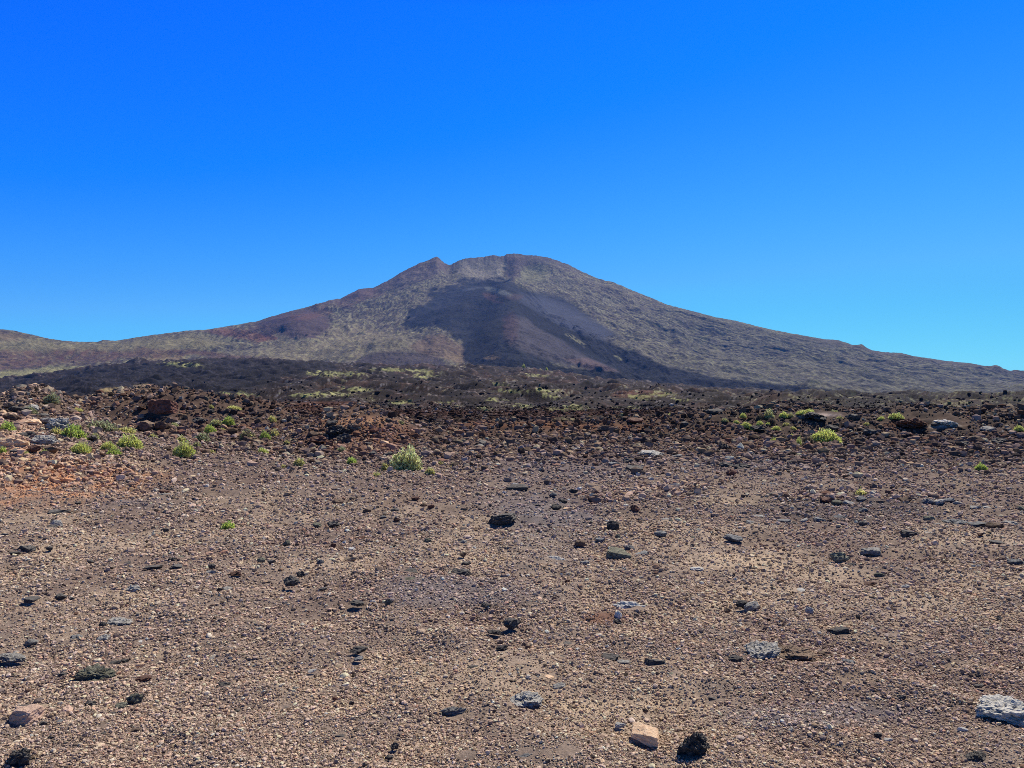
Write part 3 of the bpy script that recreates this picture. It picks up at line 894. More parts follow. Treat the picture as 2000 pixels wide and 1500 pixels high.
OWN = {  # written out where a thing stands out by itself
 (1261, 1441): ('orange_rock', 'flat-topped orange rock slab lying on the gravel beside the pitted black boulder', 'orange slab'),
 (1352, 1462): ('lava_boulder', 'pitted black lava boulder beside the orange rock slab', 'pitted black boulder'),
 (1972, 1398): ('pale_boulder', 'large whitish boulder cut by the frame edge, biggest of the pale rocks', 'large whitish boulder'),
 (46, 1406): ('pink_rock', 'pale pink angular rock with a dark shadow, near the bottom left corner', 'pale pink rock'),
 (185, 1325): ('lava_rock', 'wide crumbly grey-green lava rock, largest rock above the pale pink rock', 'crumbly grey-green rock'),
 (1488, 1275): ('lava_outcrop', 'pale grey end of the low outcrop beside its mossy brown hump', 'pale grey outcrop'),
 (1545, 1277): ('lava_outcrop', 'brown hump with a dark undercut, at the far end of the pale grey outcrop', 'brown hump'),
 (1000, 1219): ('lava_rock', 'black jagged lava rock alone mid-gravel, left of the curved white crust', 'jagged mid-gravel rock'),
 (1028, 1368): ('pale_crust', 'whitish grey crust breaking through the gravel below the small orange rock', 'whitish grey crust'),
 (1232, 1186): ('pale_crust', 'long white arm of the curved crust that breaks through the gravel', 'curved white crust'),
 (1908, 1483): ('lava_rock', 'low dark mossy rock at the bottom edge under the large whitish boulder', 'low mossy rock'),
 (900, 1118): ('lava_rock', 'smooth blue-black rock with pale top, alone in the middle gravel', 'smooth blue-black rock'),
 (569, 1136): ('lava_rock', 'knobbly black rock with lichen top, biggest stone between green tuft and blue-black rock', 'knobbly lichen-topped rock'),
 (1206, 1083): ('lava_rock', 'flat greenish rock with black underside in the group of three', 'flat greenish rock'),
 (981, 1018): ('lava_rock', 'long flat jet-black jagged rock in the middle of the gravel', 'long jet-black rock'),
 (317, 804): ('red_boulder', 'pointed rust-red boulder standing up on the far ridge', 'pointed rust-red boulder'),
 (1937, 1028): ('lava_rock', 'brown block set in the low grey ledge at the right edge', 'brown ledge block'),
 (26, 868): ('orange_rock', 'rounded pale orange outcrop rock under the bright green shrub at the left edge', 'pale orange outcrop'),
 (112, 834): ('lava_outcrop', 'grey lumpy lava outcrop sticking up on the left mound', 'grey lumpy outcrop'),
 (1595, 823): ('lava_outcrop', 'wide black rock face under the pale plateau on the right rise', 'wide black rock face'),
 (1775, 836): ('red_boulder', 'broad red-brown rock shelf with dark underside on the right rise', 'red-brown rock shelf'),
 (1703, 1078): ('pale_crust', 'long smooth pale grey slab lying flush in the right gravel', 'long pale grey slab'),
 (1641, 1090): ('lava_outcrop', 'spiky dark grey outcrop with lichen just left of the long pale slab', 'spiky lichen outcrop'),
 (440, 1342): ('lava_rock', 'oval black lava stone alone on the lower left gravel', 'oval black stone'),
 (700, 1272): ('lava_rock', 'black hollow-sided rock with bluish chip below it', 'hollow-sided black rock'),
 (1197, 1030): ('lava_rock', 'tall black two-lobed rock with an orange-brown foot', 'two-lobed black rock'),
 (950, 865): ('lava_rock', 'dark flat rock on the rise beyond the flat gravel, beside the central mound', 'dark flat rise rock'),
 (1272, 888): ('pale_crust', 'low pale grey slab far across the flat gravel, widest of its pair', 'far pale slab'),
 (1238, 916): ('lava_rock', 'black knobbly rock, nearest of the cluster below the far pale slab', 'knobbly cluster rock'),
 (1448, 912): ('lava_rock', 'dark broken rock above the orange patch on the far right flat', 'dark broken rock'),
 (660, 846): ('lava_rock', 'black craggy rocks crowning the hollow side of the central mound', 'craggy mound rock'),
 (42, 1484): ('lava_rock', 'dark rough rock at the bottom left corner of the picture', 'bottom corner rock'),
 (912, 1488): ('pale_crust', 'pale crust knob at the bottom edge in the centre of the picture', 'bottom pale knob'),
 (885, 1390): ('pale_crust', 'thin long grey crust breaking the gravel in the lower centre', 'thin grey crust'),
 (1075, 1326): ('orange_rock', 'small pink-orange rock just above the whitish grey crust', 'small pink-orange rock'),
 (1280, 1301): ('lava_rock', 'long thin black rock line in the gravel below the curved white crust', 'long thin black rock'),
 (1638, 1238): ('lava_rock', 'long low black rock on the right gravel above the pale grey outcrop', 'long low black rock'),
 (262, 1150): ('pale_crust', 'rounded bluish grey slab flush with the left gravel', 'rounded bluish slab'),
 (54, 1071): ('lava_rock', 'dark block with pale flat top near the left edge', 'pale-topped block'),
 (107, 1021): ('lava_rock', 'grey angular block with a pale facet, biggest below the orange slope', 'grey angular block'),
 (1684, 975): ('lava_rock', 'blue-grey block directly below the yellow tuft on the right', 'blue-grey block'),
 (1811, 980): ('lava_rock', 'dark pointed block at the head of the right-hand stone row', 'dark pointed block'),
 (1532, 1018): ('lava_rock', 'grey flat-sided stone at the left end of the dark rubble band', 'grey flat-sided stone'),
 (1432, 1052): ('lava_rock', 'long dark bluish rock in the gravel right of the three-rock group', 'long bluish rock'),
 (460, 1122): ('lava_rock', 'dark red hollow rock right of the two small stacked stones', 'dark red hollow rock'),
 (701, 1052): ('lava_rock', 'dark red wedge stone beside the two small white stones', 'dark red wedge'),
 (300, 1109): ('lava_rock', 'curved black hollow rock on the left gravel', 'curved black rock'),
 (1865, 777): ('lava_outcrop', 'dark lava lump on the far skyline at the foot of the right slope', 'skyline lump'),
}
KINDNAME = {'black': ('lava_rock', 'black'), 'blue': ('lava_rock', 'blue-grey'), 'red': ('scoria_rock', 'dark red'), 'brown': ('scoria_rock', 'brown'), 'orange': ('orange_rock', 'orange'),
 'pink': ('pink_rock', 'pinkish'), 'white': ('white_stone', 'whitish'), 'grey': ('grey_stone', 'grey'), 'moss': ('lichen_rock', 'grey-green'), 'tan': ('tan_stone', 'tan')}
STYLEW = {'table': 'flat', 'slab': 'flat', 'chunk': 'angular', 'scoria': 'rough', 'crust': 'low'}
OBST = []
LM = []      # landmarks (x, y, words)
items = []
for r in ROCKS:
    st, co = r[0], r[1]; x, y, w, h = map(float, r[2:])
    own = OWN.get((int(x), int(y)))
    items.append([st, co, x, y, w, h, own])
    if own: LM.append((x, y, 'the '+own[2]))
def auto_label(adj, noun, x, y, used, lms):
    """first free and true relation to a landmark"""
    def rel(dx, dy):
        dist = math.hypot(dx, dy*1.6)
        far = 'just ' if dist < 70 else ('' if dist < 170 else 'well ')
        if abs(dx) > abs(dy)*3.0: return far+('right of' if dx > 0 else 'left of')
        if abs(dy)*1.0 > abs(dx)*1.0: return far+('below' if dy > 0 else 'above')
        return far+('below right of' if dx > 0 and dy > 0 else 'above right of' if dx > 0 else 'below left of' if dy > 0 else 'above left of')
    cand = sorted(lms, key=lambda l: math.hypot(l[0]-x, (l[1]-y)*1.6))
    for l in cand[:7]:
        rr = rel(x-l[0], y-l[1]); t = f'{adj} {noun} {rr} {l[2]}'
        if (adj, noun, rr, l[2]) not in used and len(t.split()) <= 16 and (x, y) != (l[0], l[1]):
            used.add((adj, noun, rr, l[2])); return t
    l, l2 = cand[0], cand[1]
    return f'{adj} {noun} {rel(x-l[0], y-l[1])} {l[2]}, towards {l2[2]}'
for (cx, cy, cr) in ((1562, 812, .55), (1585, 810, .6), (1610, 811, .6), (1634, 812, .5), (1832, 833, .5), (1855, 833, .45)):
    cu, cY, _z = hit(cx, cy); OBST.append((cu*(cY+cr*.5), cY+cr*.5, cr, .15))
used = set(); n_i = 0
grp = 'loose rocks lying on the volcanic gravel'
for (st, co, x, y, w, h, own) in items:
    yb = y+h*.42
    u, Y, z0 = hit(x, yb)
    if 770 < y < 781 and x > 1800: Y = 420.; z0 = CAM_H-(yb-HY)/FPX*Y
    W = w*1.15*Y/FPX; h = h*1.1; phi = math.atan2(CAM_H-z0, Y); Hv = h*Y/FPX
    D = W*.8
    q = (Hv/2)**2-(D/2*math.sin(phi))**2
    hm = (.14 if st == 'crust' else .17)*W
    if q < hm*hm: D = 2*math.sqrt(max((Hv/2)**2-(hm*.8)**2, (Hv*.5)**2*.3))/max(math.sin(phi), .05); D = min(max(D, W*.35), W*1.1); q = hm*hm
    H = 2*math.sqrt(q)/math.cos(phi)
    n_i += 1
    big = w >= 40
    st2 = 'chunk' if (st == 'slab' and not big and n_i % 2) else st
    me = lib_mesh(st2, n_i % (3 if big else 6) + (20 if big else 0), big)
    if big: me = me.copy()
    else:
        key = (me.name, co)
        if key not in LIB: LIB[key] = me.copy()
        me = LIB[key]
    if not me.materials: me.materials.append(MR[co])
    name, cw = KINDNAME[co]
    o = bpy.data.objects.new(own[0] if own else ('pale_crust' if st == 'crust' and co in ('white', 'grey') else name), me); COL.objects.link(o)
    emb = {'table': .4, 'crust': .14, 'chunk': .26, 'slab': .30 if big else .12, 'scoria': .28}[st]
    Yc = Y+D*.42
    zb = float(base_h(np.array([u]), np.array([Yc]))[0]) if Y < 400 else z0
    o.location = (u*Yc, Yc, zb+H*emb); OBST.append((u*Yc, Yc, W*.5, H))
    o.scale = (W/2, D/2, H/2)
    rz = random.uniform(-.35, .35)
    o.rotation_euler = (random.uniform(-.08, .08), random.uniform(-.12, .12), rz+(math.pi if random.random() < .5 else 0))
    if (int(x), int(y)) == (1261, 1441): o.rotation_euler = (.10, .16, -.62); o.scale = (.086, .048, .027); o.location.z = zb+.024
    if own: lab = own[1]
    else:
        size = 'tiny' if W < .055 else 'small' if W < .12 else 'fist-sized' if W < .2 else 'large'
        lab = auto_label(f'{size} {STYLEW[st]} {cw}', 'rock' if W > .12 else 'stone', x, y, used, LM)
    tag(o, lab, 'boulder' if (own and 'boulder' in own[0]) else ('rock' if W > .12 else 'stone'), grp)
    
# ------------------------------------------------------------------ shrubs
def shrub_mesh(wr, hr, dr, seed, tone, dens=1.0, blade=.03, dry=0.0):
    """leafy cushions: many narrow shoots standing on a lumpy dome"""
    r = np.random.default_rng(seed)
    lobes = [(0, 0, 1.0)]+[(r.uniform(-.55, .55), r.uniform(-.4, .4), r.uniform(.45, .75)) for _ in range(5)]
    n = int(min(4600, 44+dens*310*(wr*2/blade*.1)**1.6))
    V = []; Fc = []; C = []
    base = lin(tone)*1.9
    for i in range(n):
        lx, ly, ls = lobes[r.integers(len(lobes))]
        th = r.uniform(0, 2*math.pi); ph = math.acos(r.uniform(.0, 1)); rr = r.uniform(.55, 1.0)**.5
        d = np.array([math.sin(ph)*math.cos(th), math.sin(ph)*math.sin(th), math.cos(ph)])
        c = np.array([(lx+d[0]*ls*rr*.75)*wr, (ly+d[1]*ls*rr*.75)*dr, (d[2]*ls*rr)*hr*r.uniform(.75, 1.05)])
        inner = rr*d[2]
        for k in range(3):
            dd = d*np.array([.8, .8, .6])+np.array([0, 0, .75])+r.normal(size=3)*.35; dd /= np.linalg.norm(dd)
            s = np.cross(dd, r.normal(size=3)); s /= (np.linalg.norm(s)+1e-6)
            L = blade*r.uniform(1.1, 2.1); w = blade*r.uniform(.35, .6); p = c+r.normal(size=3)*blade*.8
            p[2] = max(p[2], 0)
            b = len(V); V += [p-s*w, p+s*w, p+dd*L+s*w*.35, p+dd*L-s*w*.35]; Fc.append([b, b+1, b+2, b+3])
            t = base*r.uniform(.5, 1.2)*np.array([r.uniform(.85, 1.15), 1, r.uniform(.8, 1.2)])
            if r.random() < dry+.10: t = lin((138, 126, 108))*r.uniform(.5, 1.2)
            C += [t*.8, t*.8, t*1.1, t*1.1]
    return np.array(V), np.array(Fc), np.array(C)
def twig_mesh(wr, hr, dr, seed, n, th=.006, spread=1.0):
    r = np.random.default_rng(seed+500); V = []; Fc = []; C = []
    for i in range(n):
        a = r.uniform(0, 2*math.pi); e = r.uniform(.15, 1.3)
        tip = np.array([math.cos(a)*math.cos(e)*wr*spread, math.sin(a)*math.cos(e)*dr*spread, math.sin(e)*hr*.9])*r.uniform(.7, 1.08)
        mid = tip*.5+r.normal(size=3)*wr*.06; st = r.normal(size=3)*wr*.12; st[2] = -.02
        pts = [st, mid, tip]; col = lin((120, 108, 98))*r.uniform(.5, 1.3)
        for j in range(2):
            p, q = pts[j], pts[j+1]; d = q-p; s = np.cross(d, [0, 0, 1.]); s /= np.linalg.norm(s)+1e-6; t = np.cross(d, s); t /= np.linalg.norm(t)+1e-6
            w0, w1 = th*(1-.3*j), th*(.7-.4*j); b = len(V)
            for (pp, ww) in ((p, w0), (q, w1)):
                for k in range(3):
                    an = k*2.094; V.append(pp+(s*math.cos(an)+t*math.sin(an))*ww)
            for k in range(3): Fc.append([b+k, b+(k+1) % 3, b+3+(k+1) % 3, b+3+k])
            C += [col]*6
    return np.array(V), np.array(Fc), np.array(C)
BRIGHT = (164, 180, 92); LIME = (186, 192, 110); YEL = (200, 194, 122); GREY = (160, 166, 126); PALE = (190, 192, 132); DRY = (150, 140, 118)
SHRUBS = [  # x, y base, width, height, tone, dry, label
 (798, 921, 66, 48, PALE, .12, 'largest shrub, yellow-green with grey woody side, below the central mound'),
 (1614, 867, 64, 29, LIME, .04, 'wide bright lime shrub on the right rise, biggest there'),
 (1578, 868, 26, 19, DRY, .9, 'dry grey bush joined to the flank of the wide lime shrub'),
 (252, 878, 50, 28, LIME, .05, 'round lime shrub, largest of the left-hand shrubs'),
 (360, 893, 42, 31, LIME, .1, 'round yellow-green shrub standing apart right of the left shrub group'),
 (142, 862, 50, 30, BRIGHT, .1, 'bright green sprawling shrub behind the low cushion on the left'),
 (110, 852, 24, 16, YEL, .2, 'yellowish sprig at the upper end of the sprawling left shrub'),
 (160, 886, 44, 19, LIME, .05, 'low wide green cushion in the left shrub group'),
 (212, 883, 32, 20, LIME, .1, 'rounded green cushion touching the round lime shrub'),
 (224, 892, 34, 15, BRIGHT, .08, 'low green cushion in front of the round lime shrub'),
 (88, 890, 15, 10, BRIGHT, .05, 'tiny green tuft under the grey rock on the left mound'),
 (50, 890, 14, 8, YEL, .2, 'tiny yellowish tuft at the foot of the left mound'),
 (5, 886, 14, 12, BRIGHT, .1, 'small tuft cut by the left edge below the orange outcrop'),
 (14, 850, 38, 24, BRIGHT, .05, 'vivid green shrub at the left edge on top of the orange outcrop'),
 (198, 842, 64, 18, GREY, .35, 'long grey-green shrub behind the left shrub group'),
 (245, 846, 46, 9, YEL, .2, 'low yellowish growth trailing beside the long grey-green shrub'),
 (275, 842, 20, 10, DRY, .8, 'dry twiggy bush at the end of the long grey-green shrub'),
 (354, 865, 21, 14, YEL, .15, 'small yellow shrub behind the standing-apart round shrub'),
 (396, 865, 36, 21, GREY, .3, 'grey-green lower shrub of the stepped row on the left rise'),
 (409, 849, 28, 19, BRIGHT, .05, 'bright shrub in the middle of the stepped row on the left rise'),
 (422, 835, 28, 11, PALE, .3, 'pale upper shrub of the stepped row on the left rise'),
 (448, 833, 26, 17, BRIGHT, .05, 'vivid green shrub topmost beside the stepped row'),
 (482, 860, 34, 23, PALE, .6, 'dry greyish yellow shrub between stepped row and central mound'),
 (455, 804, 28, 8, YEL, .1, 'low yellow-green shrub on the far left ridge'),
 (412, 801, 12, 8, YEL, .2, 'tiny pale shrub on the far ridge beside the low yellow-green one'),
 (150, 806, 22, 7, YEL, .1, 'flat yellow shrub on the dark far rubble'),
 (104, 793, 34, 21, GREY, .3, 'pale grey-green bush standing against the black lava on the left'),
 (58, 810, 30, 14, GREY, .4, 'grey-green bush on the crest of the left mound'),
 (412, 886, 14, 8, YEL, .3, 'tiny faded tuft right of the standing-apart round shrub'),
 (532, 825, 19, 12, YEL, .1, 'small yellow shrub on the slope beyond the two-tone shrub'),
 (517, 861, 24, 19, BRIGHT, .1, 'green half of the two-tone shrub left of the central mound'),
 (535, 855, 22, 17, YEL, .25, 'yellow half of the two-tone shrub left of the central mound'),
 (512, 887, 21, 13, LIME, .05, 'small lime tuft below the two-tone shrub'),
 (585, 909, 24, 15, YEL, .2, 'yellowish tuft left of the bright tuft under the central mound'),
 (668, 884, 20, 13, GREY, .2, 'dull green plant in the dark hollow of the central mound'),
 (687, 908, 27, 15, BRIGHT, .0, 'bright green tuft under the central mound'),
 (752, 918, 17, 15, YEL, .3, 'thin yellowish sprig beside the largest shrub'),
 (735, 931, 15, 9, YEL, .2, 'tiny yellow tuft in the gravel left of the largest shrub'),
 (840, 926, 20, 13, YEL, .1, 'small yellow tuft right of the largest shrub'),
 (860, 909, 13, 7, YEL, .4, 'faint tuft right of and behind the largest shrub'),
 (886, 914, 11, 10, YEL, .2, 'tiny yellow sprout farthest right of the largest shrub'),
 (554, 914, 9, 6, YEL, .2, 'tiny yellow sprout left of the yellowish tuft under the mound'),
 (783, 830, 17, 7, PALE, .5, 'pale dry cushion on the right shoulder of the central mound'),
 (445, 1034, 23, 14, BRIGHT, .0, 'lone vivid green tuft in the open gravel'),
 (1451, 817, 15, 9, LIME, .05, 'small lime shrub above the left end of the right-hand shrub group'),
 (1502, 821, 24, 19, PALE, .25, 'tall pale green shrub at the back of the right-hand shrub group'),
 (1487, 823, 22, 13, DRY, .9, 'dry grey bush left of the tall pale shrub'),
 (1506, 829, 18, 11, DRY, .9, 'dry grey bush in front of the tall pale shrub'),
 (1531, 820, 21, 13, LIME, .05, 'round bright shrub right of the tall pale shrub'),
 (1566, 813, 23, 10, LIME, .1, 'low shrub at the near edge of the pale plateau'),
 (1580, 809, 22, 10, LIME, .1, 'low shrub behind its neighbour on the pale plateau'),
 (1628, 809, 20, 6, PALE, .4, 'flat pale shrub at the far end of the pale plateau'),
 (1457, 838, 23, 12, LIME, .05, 'leaning lime cushion at the left of the right-hand group'),
 (1484, 833, 18, 10, LIME, .05, 'lime cushion between the leaning cushion and the tall pale shrub'),
 (1472, 841, 15, 7, LIME, .1, 'small lime cushion just under the leaning one'),
 (1500, 831, 9, 5, LIME, .1, 'tiny lime tuft under the dry grey bush'),
 (1517, 843, 21, 9, LIME, .1, 'low lime cushion in the middle of the right-hand group'),
 (1536, 834, 15, 7, YEL, .4, 'brownish yellow cushion right of the middle lime cushion'),
 (1477, 859, 13, 8, GREY, .2, 'small dull tuft low at the left of the right-hand group'),
 (1514, 864, 23, 9, LIME, .1, 'flat lime cushion lowest in the right-hand group'),
 (1530, 861, 20, 13, DRY, .95, 'grey-purple dead bush left of the upright sprig'),
 (1547, 856, 13, 8, LIME, .05, 'small lime tuft between dead bush and upright sprig'),
 (1561, 871, 12, 19, LIME, .05, 'narrow upright lime sprig left of the wide lime shrub'),
 (1722, 823, 16, 8, LIME, .1, 'small shrub left of its wider neighbour near the red-brown shelf'),
 (1751, 825, 33, 11, LIME, .1, 'wide low green shrub behind the red-brown shelf'),
 (1990, 844, 20, 11, LIME, .1, 'green cushion at the right edge of the rubble rise'),
 (1916, 919, 25, 13, BRIGHT, .05, 'spiky bright tuft alone in the far right gravel'),
 (1874, 913, 11, 9, YEL, .5, 'thin dry sprout left of the spiky bright tuft'),
 (1680, 969, 23, 13, YEL, .05, 'yellow tuft above the blue-grey block in the right rubble'),
 (1415, 826, 16, 7, PALE, .3, 'pale small shrub left of the black rock on the right rise crest'),
 (1438, 829, 14, 7, LIME, .1, 'small lime tuft left of the leaning lime cushion'),
 (1544, 817, 18, 8, PALE, .3, 'faded shrub between the round bright shrub and the pale plateau'),
 (1640, 822, 16, 7, YEL, .3, 'small yellowish shrub beside the dark rocks past the plateau'),
 (1548, 842, 14, 7, YEL, .2, 'tiny yellow tuft above the upright lime sprig'),
 (1692, 832, 13, 6, YEL, .3, 'tiny faded tuft before the red-brown shelf'),
 (186, 858, 20, 10, PALE, .3, 'faded cushion between the sprawling shrub and round lime shrub'),
 (300, 856, 16, 8, YEL, .3, 'little yellow cushion behind the round lime shrub, towards the standing-apart shrub'),
 (340, 836, 18, 8, PALE, .3, 'pale tuft below the pointed rust-red boulder'),
 (384, 873, 16, 9, PALE, .4, 'faded tuft under the grey-green lower shrub of the row'),
 (434, 845, 16, 9, LIME, .1, 'small lime shrub beside the bright middle shrub of the row'),
 (560, 868, 14, 7, YEL, .4, 'dry little tuft at the foot of the central mound'),
 (1310, 812, 14, 5, YEL, .2, 'tiny far shrub between the two lava ridges, centre right'),
]
for i, (x, y, w, h, tone, dry, lab) in enumerate(SHRUBS):
    u, Y, z = hit(x, y)
    W = w*1.15*Y/FPX/2; H = h*1.15*Y/FPX; D = W*.85
    Yc = Y+D*.6; zc = float(base_h(np.array([u]), np.array([Yc]))[0])
    kindname = 'dry_bush' if dry > .7 else ('green_tuft' if w < 20 else 'cushion_shrub')
    e = bpy.data.objects.new(kindname, None); COL.objects.link(e); e.location = (u*Yc, Yc, zc-.01); OBST.append((u*Yc, Yc, W*.9, H))
    e.empty_display_size = .1
    tag(e, lab, 'shrub' if w >= 20 else 'plant', 'shrubs growing among the lava rocks')
    bl = max(.013, min(.03, W*.075))
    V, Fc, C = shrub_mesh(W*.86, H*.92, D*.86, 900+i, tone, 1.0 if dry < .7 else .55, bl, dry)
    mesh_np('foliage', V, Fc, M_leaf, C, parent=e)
    V, Fc, C = twig_mesh(W, H, D, i, int((44 if dry < .3 else 70 if dry < .7 else 150)*min(1, W/.25+.3)), max(.004, bl*.22), 1.0)
    mesh_np('twigs', V, Fc, M_twig, C, parent=e)
# three small far trees on the lava crest
for (tx, ty, th, lab) in ((1023, 727, 10, 'small yellow-green tree alone on the crest before the black flow'), (1068, 741, 8, 'faint small tree down the crest from the lone yellow-green tree')):
    Yt = 1500.; ut = (tx-1000)/FPX; Ht = th/FPX*Yt
    zt = float(height(np.array([ut]), np.array([Yt]))[0])
    e = bpy.data.objects.new('crest_tree', None); COL.objects.link(e); e.location = (ut*Yt, Yt, zt-.5)
    tag(e, lab, 'tree')
    V, Fc, C = shrub_mesh(Ht*.3, Ht*.75, Ht*.3, 77+int(tx), (176, 180, 96), 1.0, .45, 0)
    V[:, 2] += Ht*.3; mesh_np('crown', V, Fc, M_leaf, C, parent=e)
    V, Fc, C = twig_mesh(Ht*.12, Ht*.6, Ht*.12, 3, 7, .16); mesh_np('trunk', V, Fc, M_twig, C, parent=e)
# pale dead stick in the gravel
def stick(x, y, pts, th, lab):
    u, Y, z = hit(x, y); V = []; Fc = []
    P = [np.array([(x+a-1000)/FPX*Y, hit(x, y+b)[1], z+c]) for a, b, c in pts]
    for j, p in enumerate(P):
        w = th*(1-.15*j)
        for k in range(5): V.append(p+np.array([0, math.cos(k*1.2566)*w, math.sin(k*1.2566)*w]))
    for j in range(len(P)-1):
        for k in range(5): Fc.append([j*5+k, j*5+(k+1) % 5, j*5+5+(k+1) % 5, j*5+5+k])
    o = mesh_np('dead_stick', np.array(V), np.array(Fc), M_twig, np.ones((len(V), 3))*lin((205, 195, 180)))
    tag(o, lab, 'stick')
stick(731, 1184, [(-12, -6, .01), (-6, -2, .03), (2, 0, .035), (8, 4, .02), (14, 9, .01)], .008, 'thin pale curved dead stick in the gravel beside a small grey-green rock')

# ------------------------------------------------------------------ gravel and rubble (uncountable)
def scatter(name, label, n, ysc_range, size_px, size_pow, seed, squash, dens, coarse, colf, maxreal, sub, ulim=.78):
    r = np.random.default_rng(seed)
    Ymin = CAM_H*FPX/ysc_range[1]; side = 2.6; n = int(n*(ulim+side/Ymin)/ulim)
    yy = r.uniform(*ysc_range, n); Y = CAM_H*FPX/yy
    wd = ulim+side/Y; ac = r.random(n) < wd/(ulim+side/Ymin); Y = Y[ac]; wd = wd[ac]; n = len(Y)
    u = r.uniform(-1, 1, n)*wd
    s = size_px[0]*(1-r.random(n)*(1-(size_px[1]/size_px[0])**(-size_pow)))**(-1/size_pow)
    X = u*Y; px = PX(u)
    keep = r.random(n) < dens(px, Y, X)
    u, Y, X, s, px = u[keep], Y[keep], X[keep], s[keep], px[keep]
    ok = np.ones(len(u), bool); rl = s*Y/FPX
    for (ox, oy, orad, oh) in OBST:
        m = (np.abs(X-ox) < orad*1.6) & (np.abs(Y-oy) < orad*1.6)
        if m.any():
            i = np.nonzero(m)[0]; dd = np.hypot(X[i]-ox, Y[i]-oy)
            ok[i[(dd < orad*.85) | ((dd < orad*1.6) & (rl[i] > .45*oh))]] = False
    u, Y, X, s, px = u[ok], Y[ok], X[ok], s[ok], px[ok]
    n = len(u)
    s = s*coarse(px, Y, X)
    real = np.minimum(s*Y/FPX, maxreal)/2
    Z = height(u, Y)
    C = colf(u, Y, Z, r)
    shapes = [rock_shape(sub, 300+k, 'chunk' if k % 3 or sub > 1 else 'slab') for k in range(10)]
    nv, nf = len(shapes[0][0]), len(shapes[0][1])
    SV = np.stack([a for a, _ in shapes]); SF = shapes[0][1]
    idx = r.integers(0, 10, n)
    a = r.uniform(0, 2*math.pi, n); ca, sa = np.cos(a), np.sin(a)
    ex = r.uniform(.75, 1.25, n); ey = r.uniform(.65, 1.1, n); ez = r.uniform(squash*.7, squash*1.35, n)
    v = SV[idx]*(real[:, None, None]*np.stack([ex, ey, ez], -1)[:, None, :])
    # tilt
    ti = r.normal(0, .3, n); ct, st_ = np.cos(ti)[:, None], np.sin(ti)[:, None]
    y1 = v[..., 1]*ct-v[..., 2]*st_; z1 = v[..., 1]*st_+v[..., 2]*ct
    x2 = v[..., 0]*ca[:, None]-y1*sa[:, None]; y2 = v[..., 0]*sa[:, None]+y1*ca[:, None]
    V = np.stack([x2+X[:, None], y2+Y[:, None], z1+(Z+real*ez*.35)[:, None]], -1).reshape(-1, 3)
    Fc = (SF[None]+(np.arange(n)*nv)[:, None, None]).reshape(-1, 3)
    CC = np.repeat(C, nv, 0)
    o = mesh_np(name, V, Fc, M_gravel, CC)
    return tag(o, label, None, None, 'stuff')
def X_(u, Y): return u*Y
def stone_tones(u, Y, Z, r):
    C = near_color(u, Y, Z); n = len(u)
    t = r.random(n); b = r.lognormal(.02, .55, n)
    pal = np.array([lin(c) for c in ((142, 122, 118), (164, 138, 128), (104, 94, 98), (192, 164, 138), (142, 102, 88), (212, 194, 170), (226, 218, 210), (58, 52, 56))])
    w = np.array([.24, .22, .17, .13, .08, .08, .015, .075]); k = r.choice(8, n, p=w/w.sum())
    m = r.uniform(.25, .75, n)[:, None]
    C = (C*(1-m)+pal[k]*m)*b[:, None]
    C = C*np.array([1.27, 1.26, 1.16]); top = C.max(1, keepdims=True)
    return np.clip(C*np.minimum(1, (.40+.34*np.tanh((top-.40)/.6))/np.maximum(top, 1e-4)*(top > .40)+(top <= .40)), .012, .6)
def rubble_tones(u, Y, Z, r):
    C = stone_tones(u, Y, Z, r); far = sstep(28, 46, Y+9*pn(X_(u, Y)/7, Y/9, 171))[:, None]; C = C*(1-.22*sstep(26, 32, Y))[:, None]*(1-.36*sstep(12, 19, Y)*sstep(-17, -8, X_(u, Y)))[:, None]
    F = field_color(u, np.maximum(Y, 45), Z)*r.lognormal(0, .45, len(u))[:, None]
    return np.clip(C*(1-far)+F*far, .008, .7)
def d_gravel(px, Y, X):
    bare = np.zeros_like(px)
    py = HY+CAM_H*FPX/Y
    n = fbm(X/.9, Y/.9, 3, 131)
    for e in OCHRE+GREYF[:3]: bare = np.maximum(bare, ell(px+40*n, py+16*n, *e, s=.7))
    return (.72+.9*n)*(1-.42*bare)
one = lambda px, Y, X: np.ones_like(px)
scatter('gravel', 'loose red-brown volcanic gravel over the whole open flat', 370000, (96, 850), (2.6, 10), 2.5, 21, .78, d_gravel, one, stone_tones, .16, 1)
def d_peb(px, Y, X):
    n = fbm(X/1.6, Y/1.6, 3, 141)
    return .12+1.3*sstep(.0, .3, n)
scatter('pebbles', 'scattered larger volcanic pebbles among the gravel', 3000, (110, 790), (7, 20), 3.0, 23, .6, d_peb, one, stone_tones, .2, 2)
def d_rub(px, Y, X):
    n = fbm(X/2.2, Y/2.2, 3, 151)
    base = sstep(12, 25, Y)
    base = np.maximum(base, sstep(340, 180, px)*sstep(10.9, 13, Y))
    base = np.maximum(base, .5*sstep(1120, 1200, px)*sstep(1400, 1340, px)*sstep(9.2, 10.2, Y)*sstep(13.5, 12, Y))
    base = np.maximum(base, .9*sstep(1480, 1580, px)*sstep(1900, 1700, px)*sstep(9.2, 10.2, Y)*sstep(12.5, 11, Y))
    return base*(.85+.8*n)
scatter('lava_rubble', 'coarse dark and rust-coloured lava rubble covering the rises beyond the gravel', 200000, (14, 215), (3.2, 20), 2.1, 25, .8, d_rub, one, rubble_tones, .34, 1, .8)
scatter('lava_blocks', 'broken dark lava blocks strewn over the far lava field', 30000, (3.2, 30), (3, 11), 2.4, 27, .8, lambda px, Y, X: .5+.9*fbm(X/14, Y/14, 3, 161), one, rubble_tones, 2.2, 1, .8)

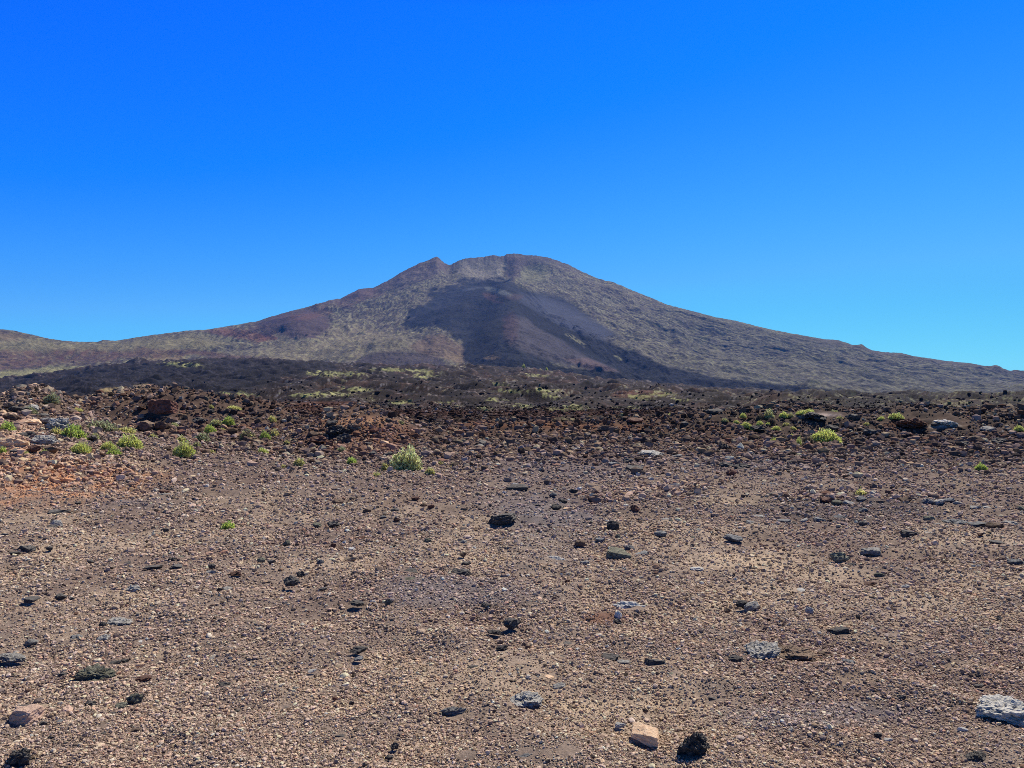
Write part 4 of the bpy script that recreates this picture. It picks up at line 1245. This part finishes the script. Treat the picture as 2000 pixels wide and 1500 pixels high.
# ------------------------------------------------------------------ haze
HZ = 3.5e-5
hv = [(x, y, z) for z in (-45, 1320) for y in (-75, 8600) for x in (-9500, 9500)]
hf = [(0, 2, 3, 1), (4, 5, 7, 6), (0, 1, 5, 4), (2, 6, 7, 3), (0, 4, 6, 2), (1, 3, 7, 5)]  # faces look outwards
mh = bpy.data.materials.new('haze_air'); mh.use_nodes = True; nt = mh.node_tree; nt.nodes.clear()
out = nt.nodes.new('ShaderNodeOutputMaterial'); pv = nt.nodes.new('ShaderNodeVolumePrincipled')
pv.inputs['Color'].default_value = (.10, .33, 1, 1); pv.inputs['Density'].default_value = HZ; pv.inputs['Anisotropy'].default_value = 0.0
nt.links.new(pv.outputs[0], out.inputs['Volume'])
hz = mesh_np('haze', np.array(hv), np.array(hf), mh); tag(hz, kind='stuff')

# ------------------------------------------------------------------ light, sky, camera
SUN_EL, SUN_AZ = 52.0, 36.0
sl = bpy.data.lights.new('sun', 'SUN'); sl.energy = 5.0; sl.angle = math.radians(.5); sl.color = (1, .93, .80)
so = bpy.data.objects.new('sun', sl); COL.objects.link(so)
el, az = math.radians(SUN_EL), math.radians(SUN_AZ)
from mathutils import Vector
sd = Vector((math.sin(az)*math.cos(el), math.cos(az)*math.cos(el), math.sin(el)))
so.rotation_euler = sd.to_track_quat('Z', 'Y').to_euler()
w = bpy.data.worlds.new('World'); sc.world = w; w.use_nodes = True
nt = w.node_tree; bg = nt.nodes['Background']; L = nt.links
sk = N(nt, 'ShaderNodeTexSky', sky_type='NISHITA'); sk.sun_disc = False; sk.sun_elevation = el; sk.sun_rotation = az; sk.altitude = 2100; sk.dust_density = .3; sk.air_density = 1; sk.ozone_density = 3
sr = N(nt, 'ShaderNodeSeparateColor'); cr = N(nt, 'ShaderNodeCombineColor')
pre = N(nt, 'ShaderNodeVectorMath', operation='SCALE'); pre.inputs['Scale'].default_value = .1
L.new(sk.outputs[0], pre.inputs[0]); L.new(pre.outputs[0], sr.inputs[0])
SKYC = {'Red': [(0, 0), (.12, 0), (.17, .002), (.245, .055), (.33, .12), (.42, .135), (.75, .24), (1, .3)],
        'Green': [(0, .02), (.15, .09), (.212, .155), (.3, .245), (.4, .39), (.45, .455), (.57, .60), (.93, .87), (1, .9)],
        'Blue': [(0, .05), (.25, .30), (.40, 1.02), (.48, 1.08), (.8, 1.12), (1, 1.1)]}
for ch in ('Red', 'Green', 'Blue'):
    fc = N(nt, 'ShaderNodeFloatCurve'); cv = fc.mapping.curves[0]; pts = SKYC[ch]
    cv.points[0].location = pts[0]; cv.points[1].location = pts[-1]
    for p in pts[1:-1]: cv.points.new(*p)
    for p in cv.points: p.handle_type = 'VECTOR'
    fc.mapping.use_clip = False; fc.mapping.update()
    L.new(sr.outputs[ch], fc.inputs['Value']); L.new(fc.outputs[0], cr.inputs[ch])
# unseen upper sky dimmed, to cut its blue fill in the shadows
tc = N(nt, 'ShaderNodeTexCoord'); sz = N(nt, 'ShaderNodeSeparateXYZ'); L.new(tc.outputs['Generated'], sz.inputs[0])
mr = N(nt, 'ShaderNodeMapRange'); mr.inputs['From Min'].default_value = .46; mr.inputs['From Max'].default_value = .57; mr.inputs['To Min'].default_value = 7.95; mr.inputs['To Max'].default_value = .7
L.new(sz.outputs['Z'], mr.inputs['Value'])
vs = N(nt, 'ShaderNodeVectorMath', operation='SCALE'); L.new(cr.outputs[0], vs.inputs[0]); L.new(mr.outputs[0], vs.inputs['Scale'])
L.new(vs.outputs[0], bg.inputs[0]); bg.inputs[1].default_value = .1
cd = bpy.data.cameras.new('camera'); cam = bpy.data.objects.new('camera', cd); COL.objects.link(cam); sc.camera = cam
cam.location = (0, 0, CAM_H); cam.rotation_euler = (math.radians(90), 0, 0)
cd.sensor_width = 36; cd.lens = 36*FPX/2000; cd.shift_y = (HY-750)/2000; cd.clip_start = .1; cd.clip_end = 60000
sc.view_settings.view_transform = 'Standard'; sc.view_settings.look = 'None'; sc.view_settings.exposure = 0.36; sc.view_settings.gamma = 1
sc.render.engine = 'CYCLES'
sc.cycles.max_bounces = 4; sc.cycles.diffuse_bounces = 2; sc.cycles.volume_bounces = 0
sc.cycles.use_denoising = False
sc.cycles.filter_width = 0.9
try: sc.cycles.denoiser = 'OPENIMAGEDENOISE'
except Exception: pass
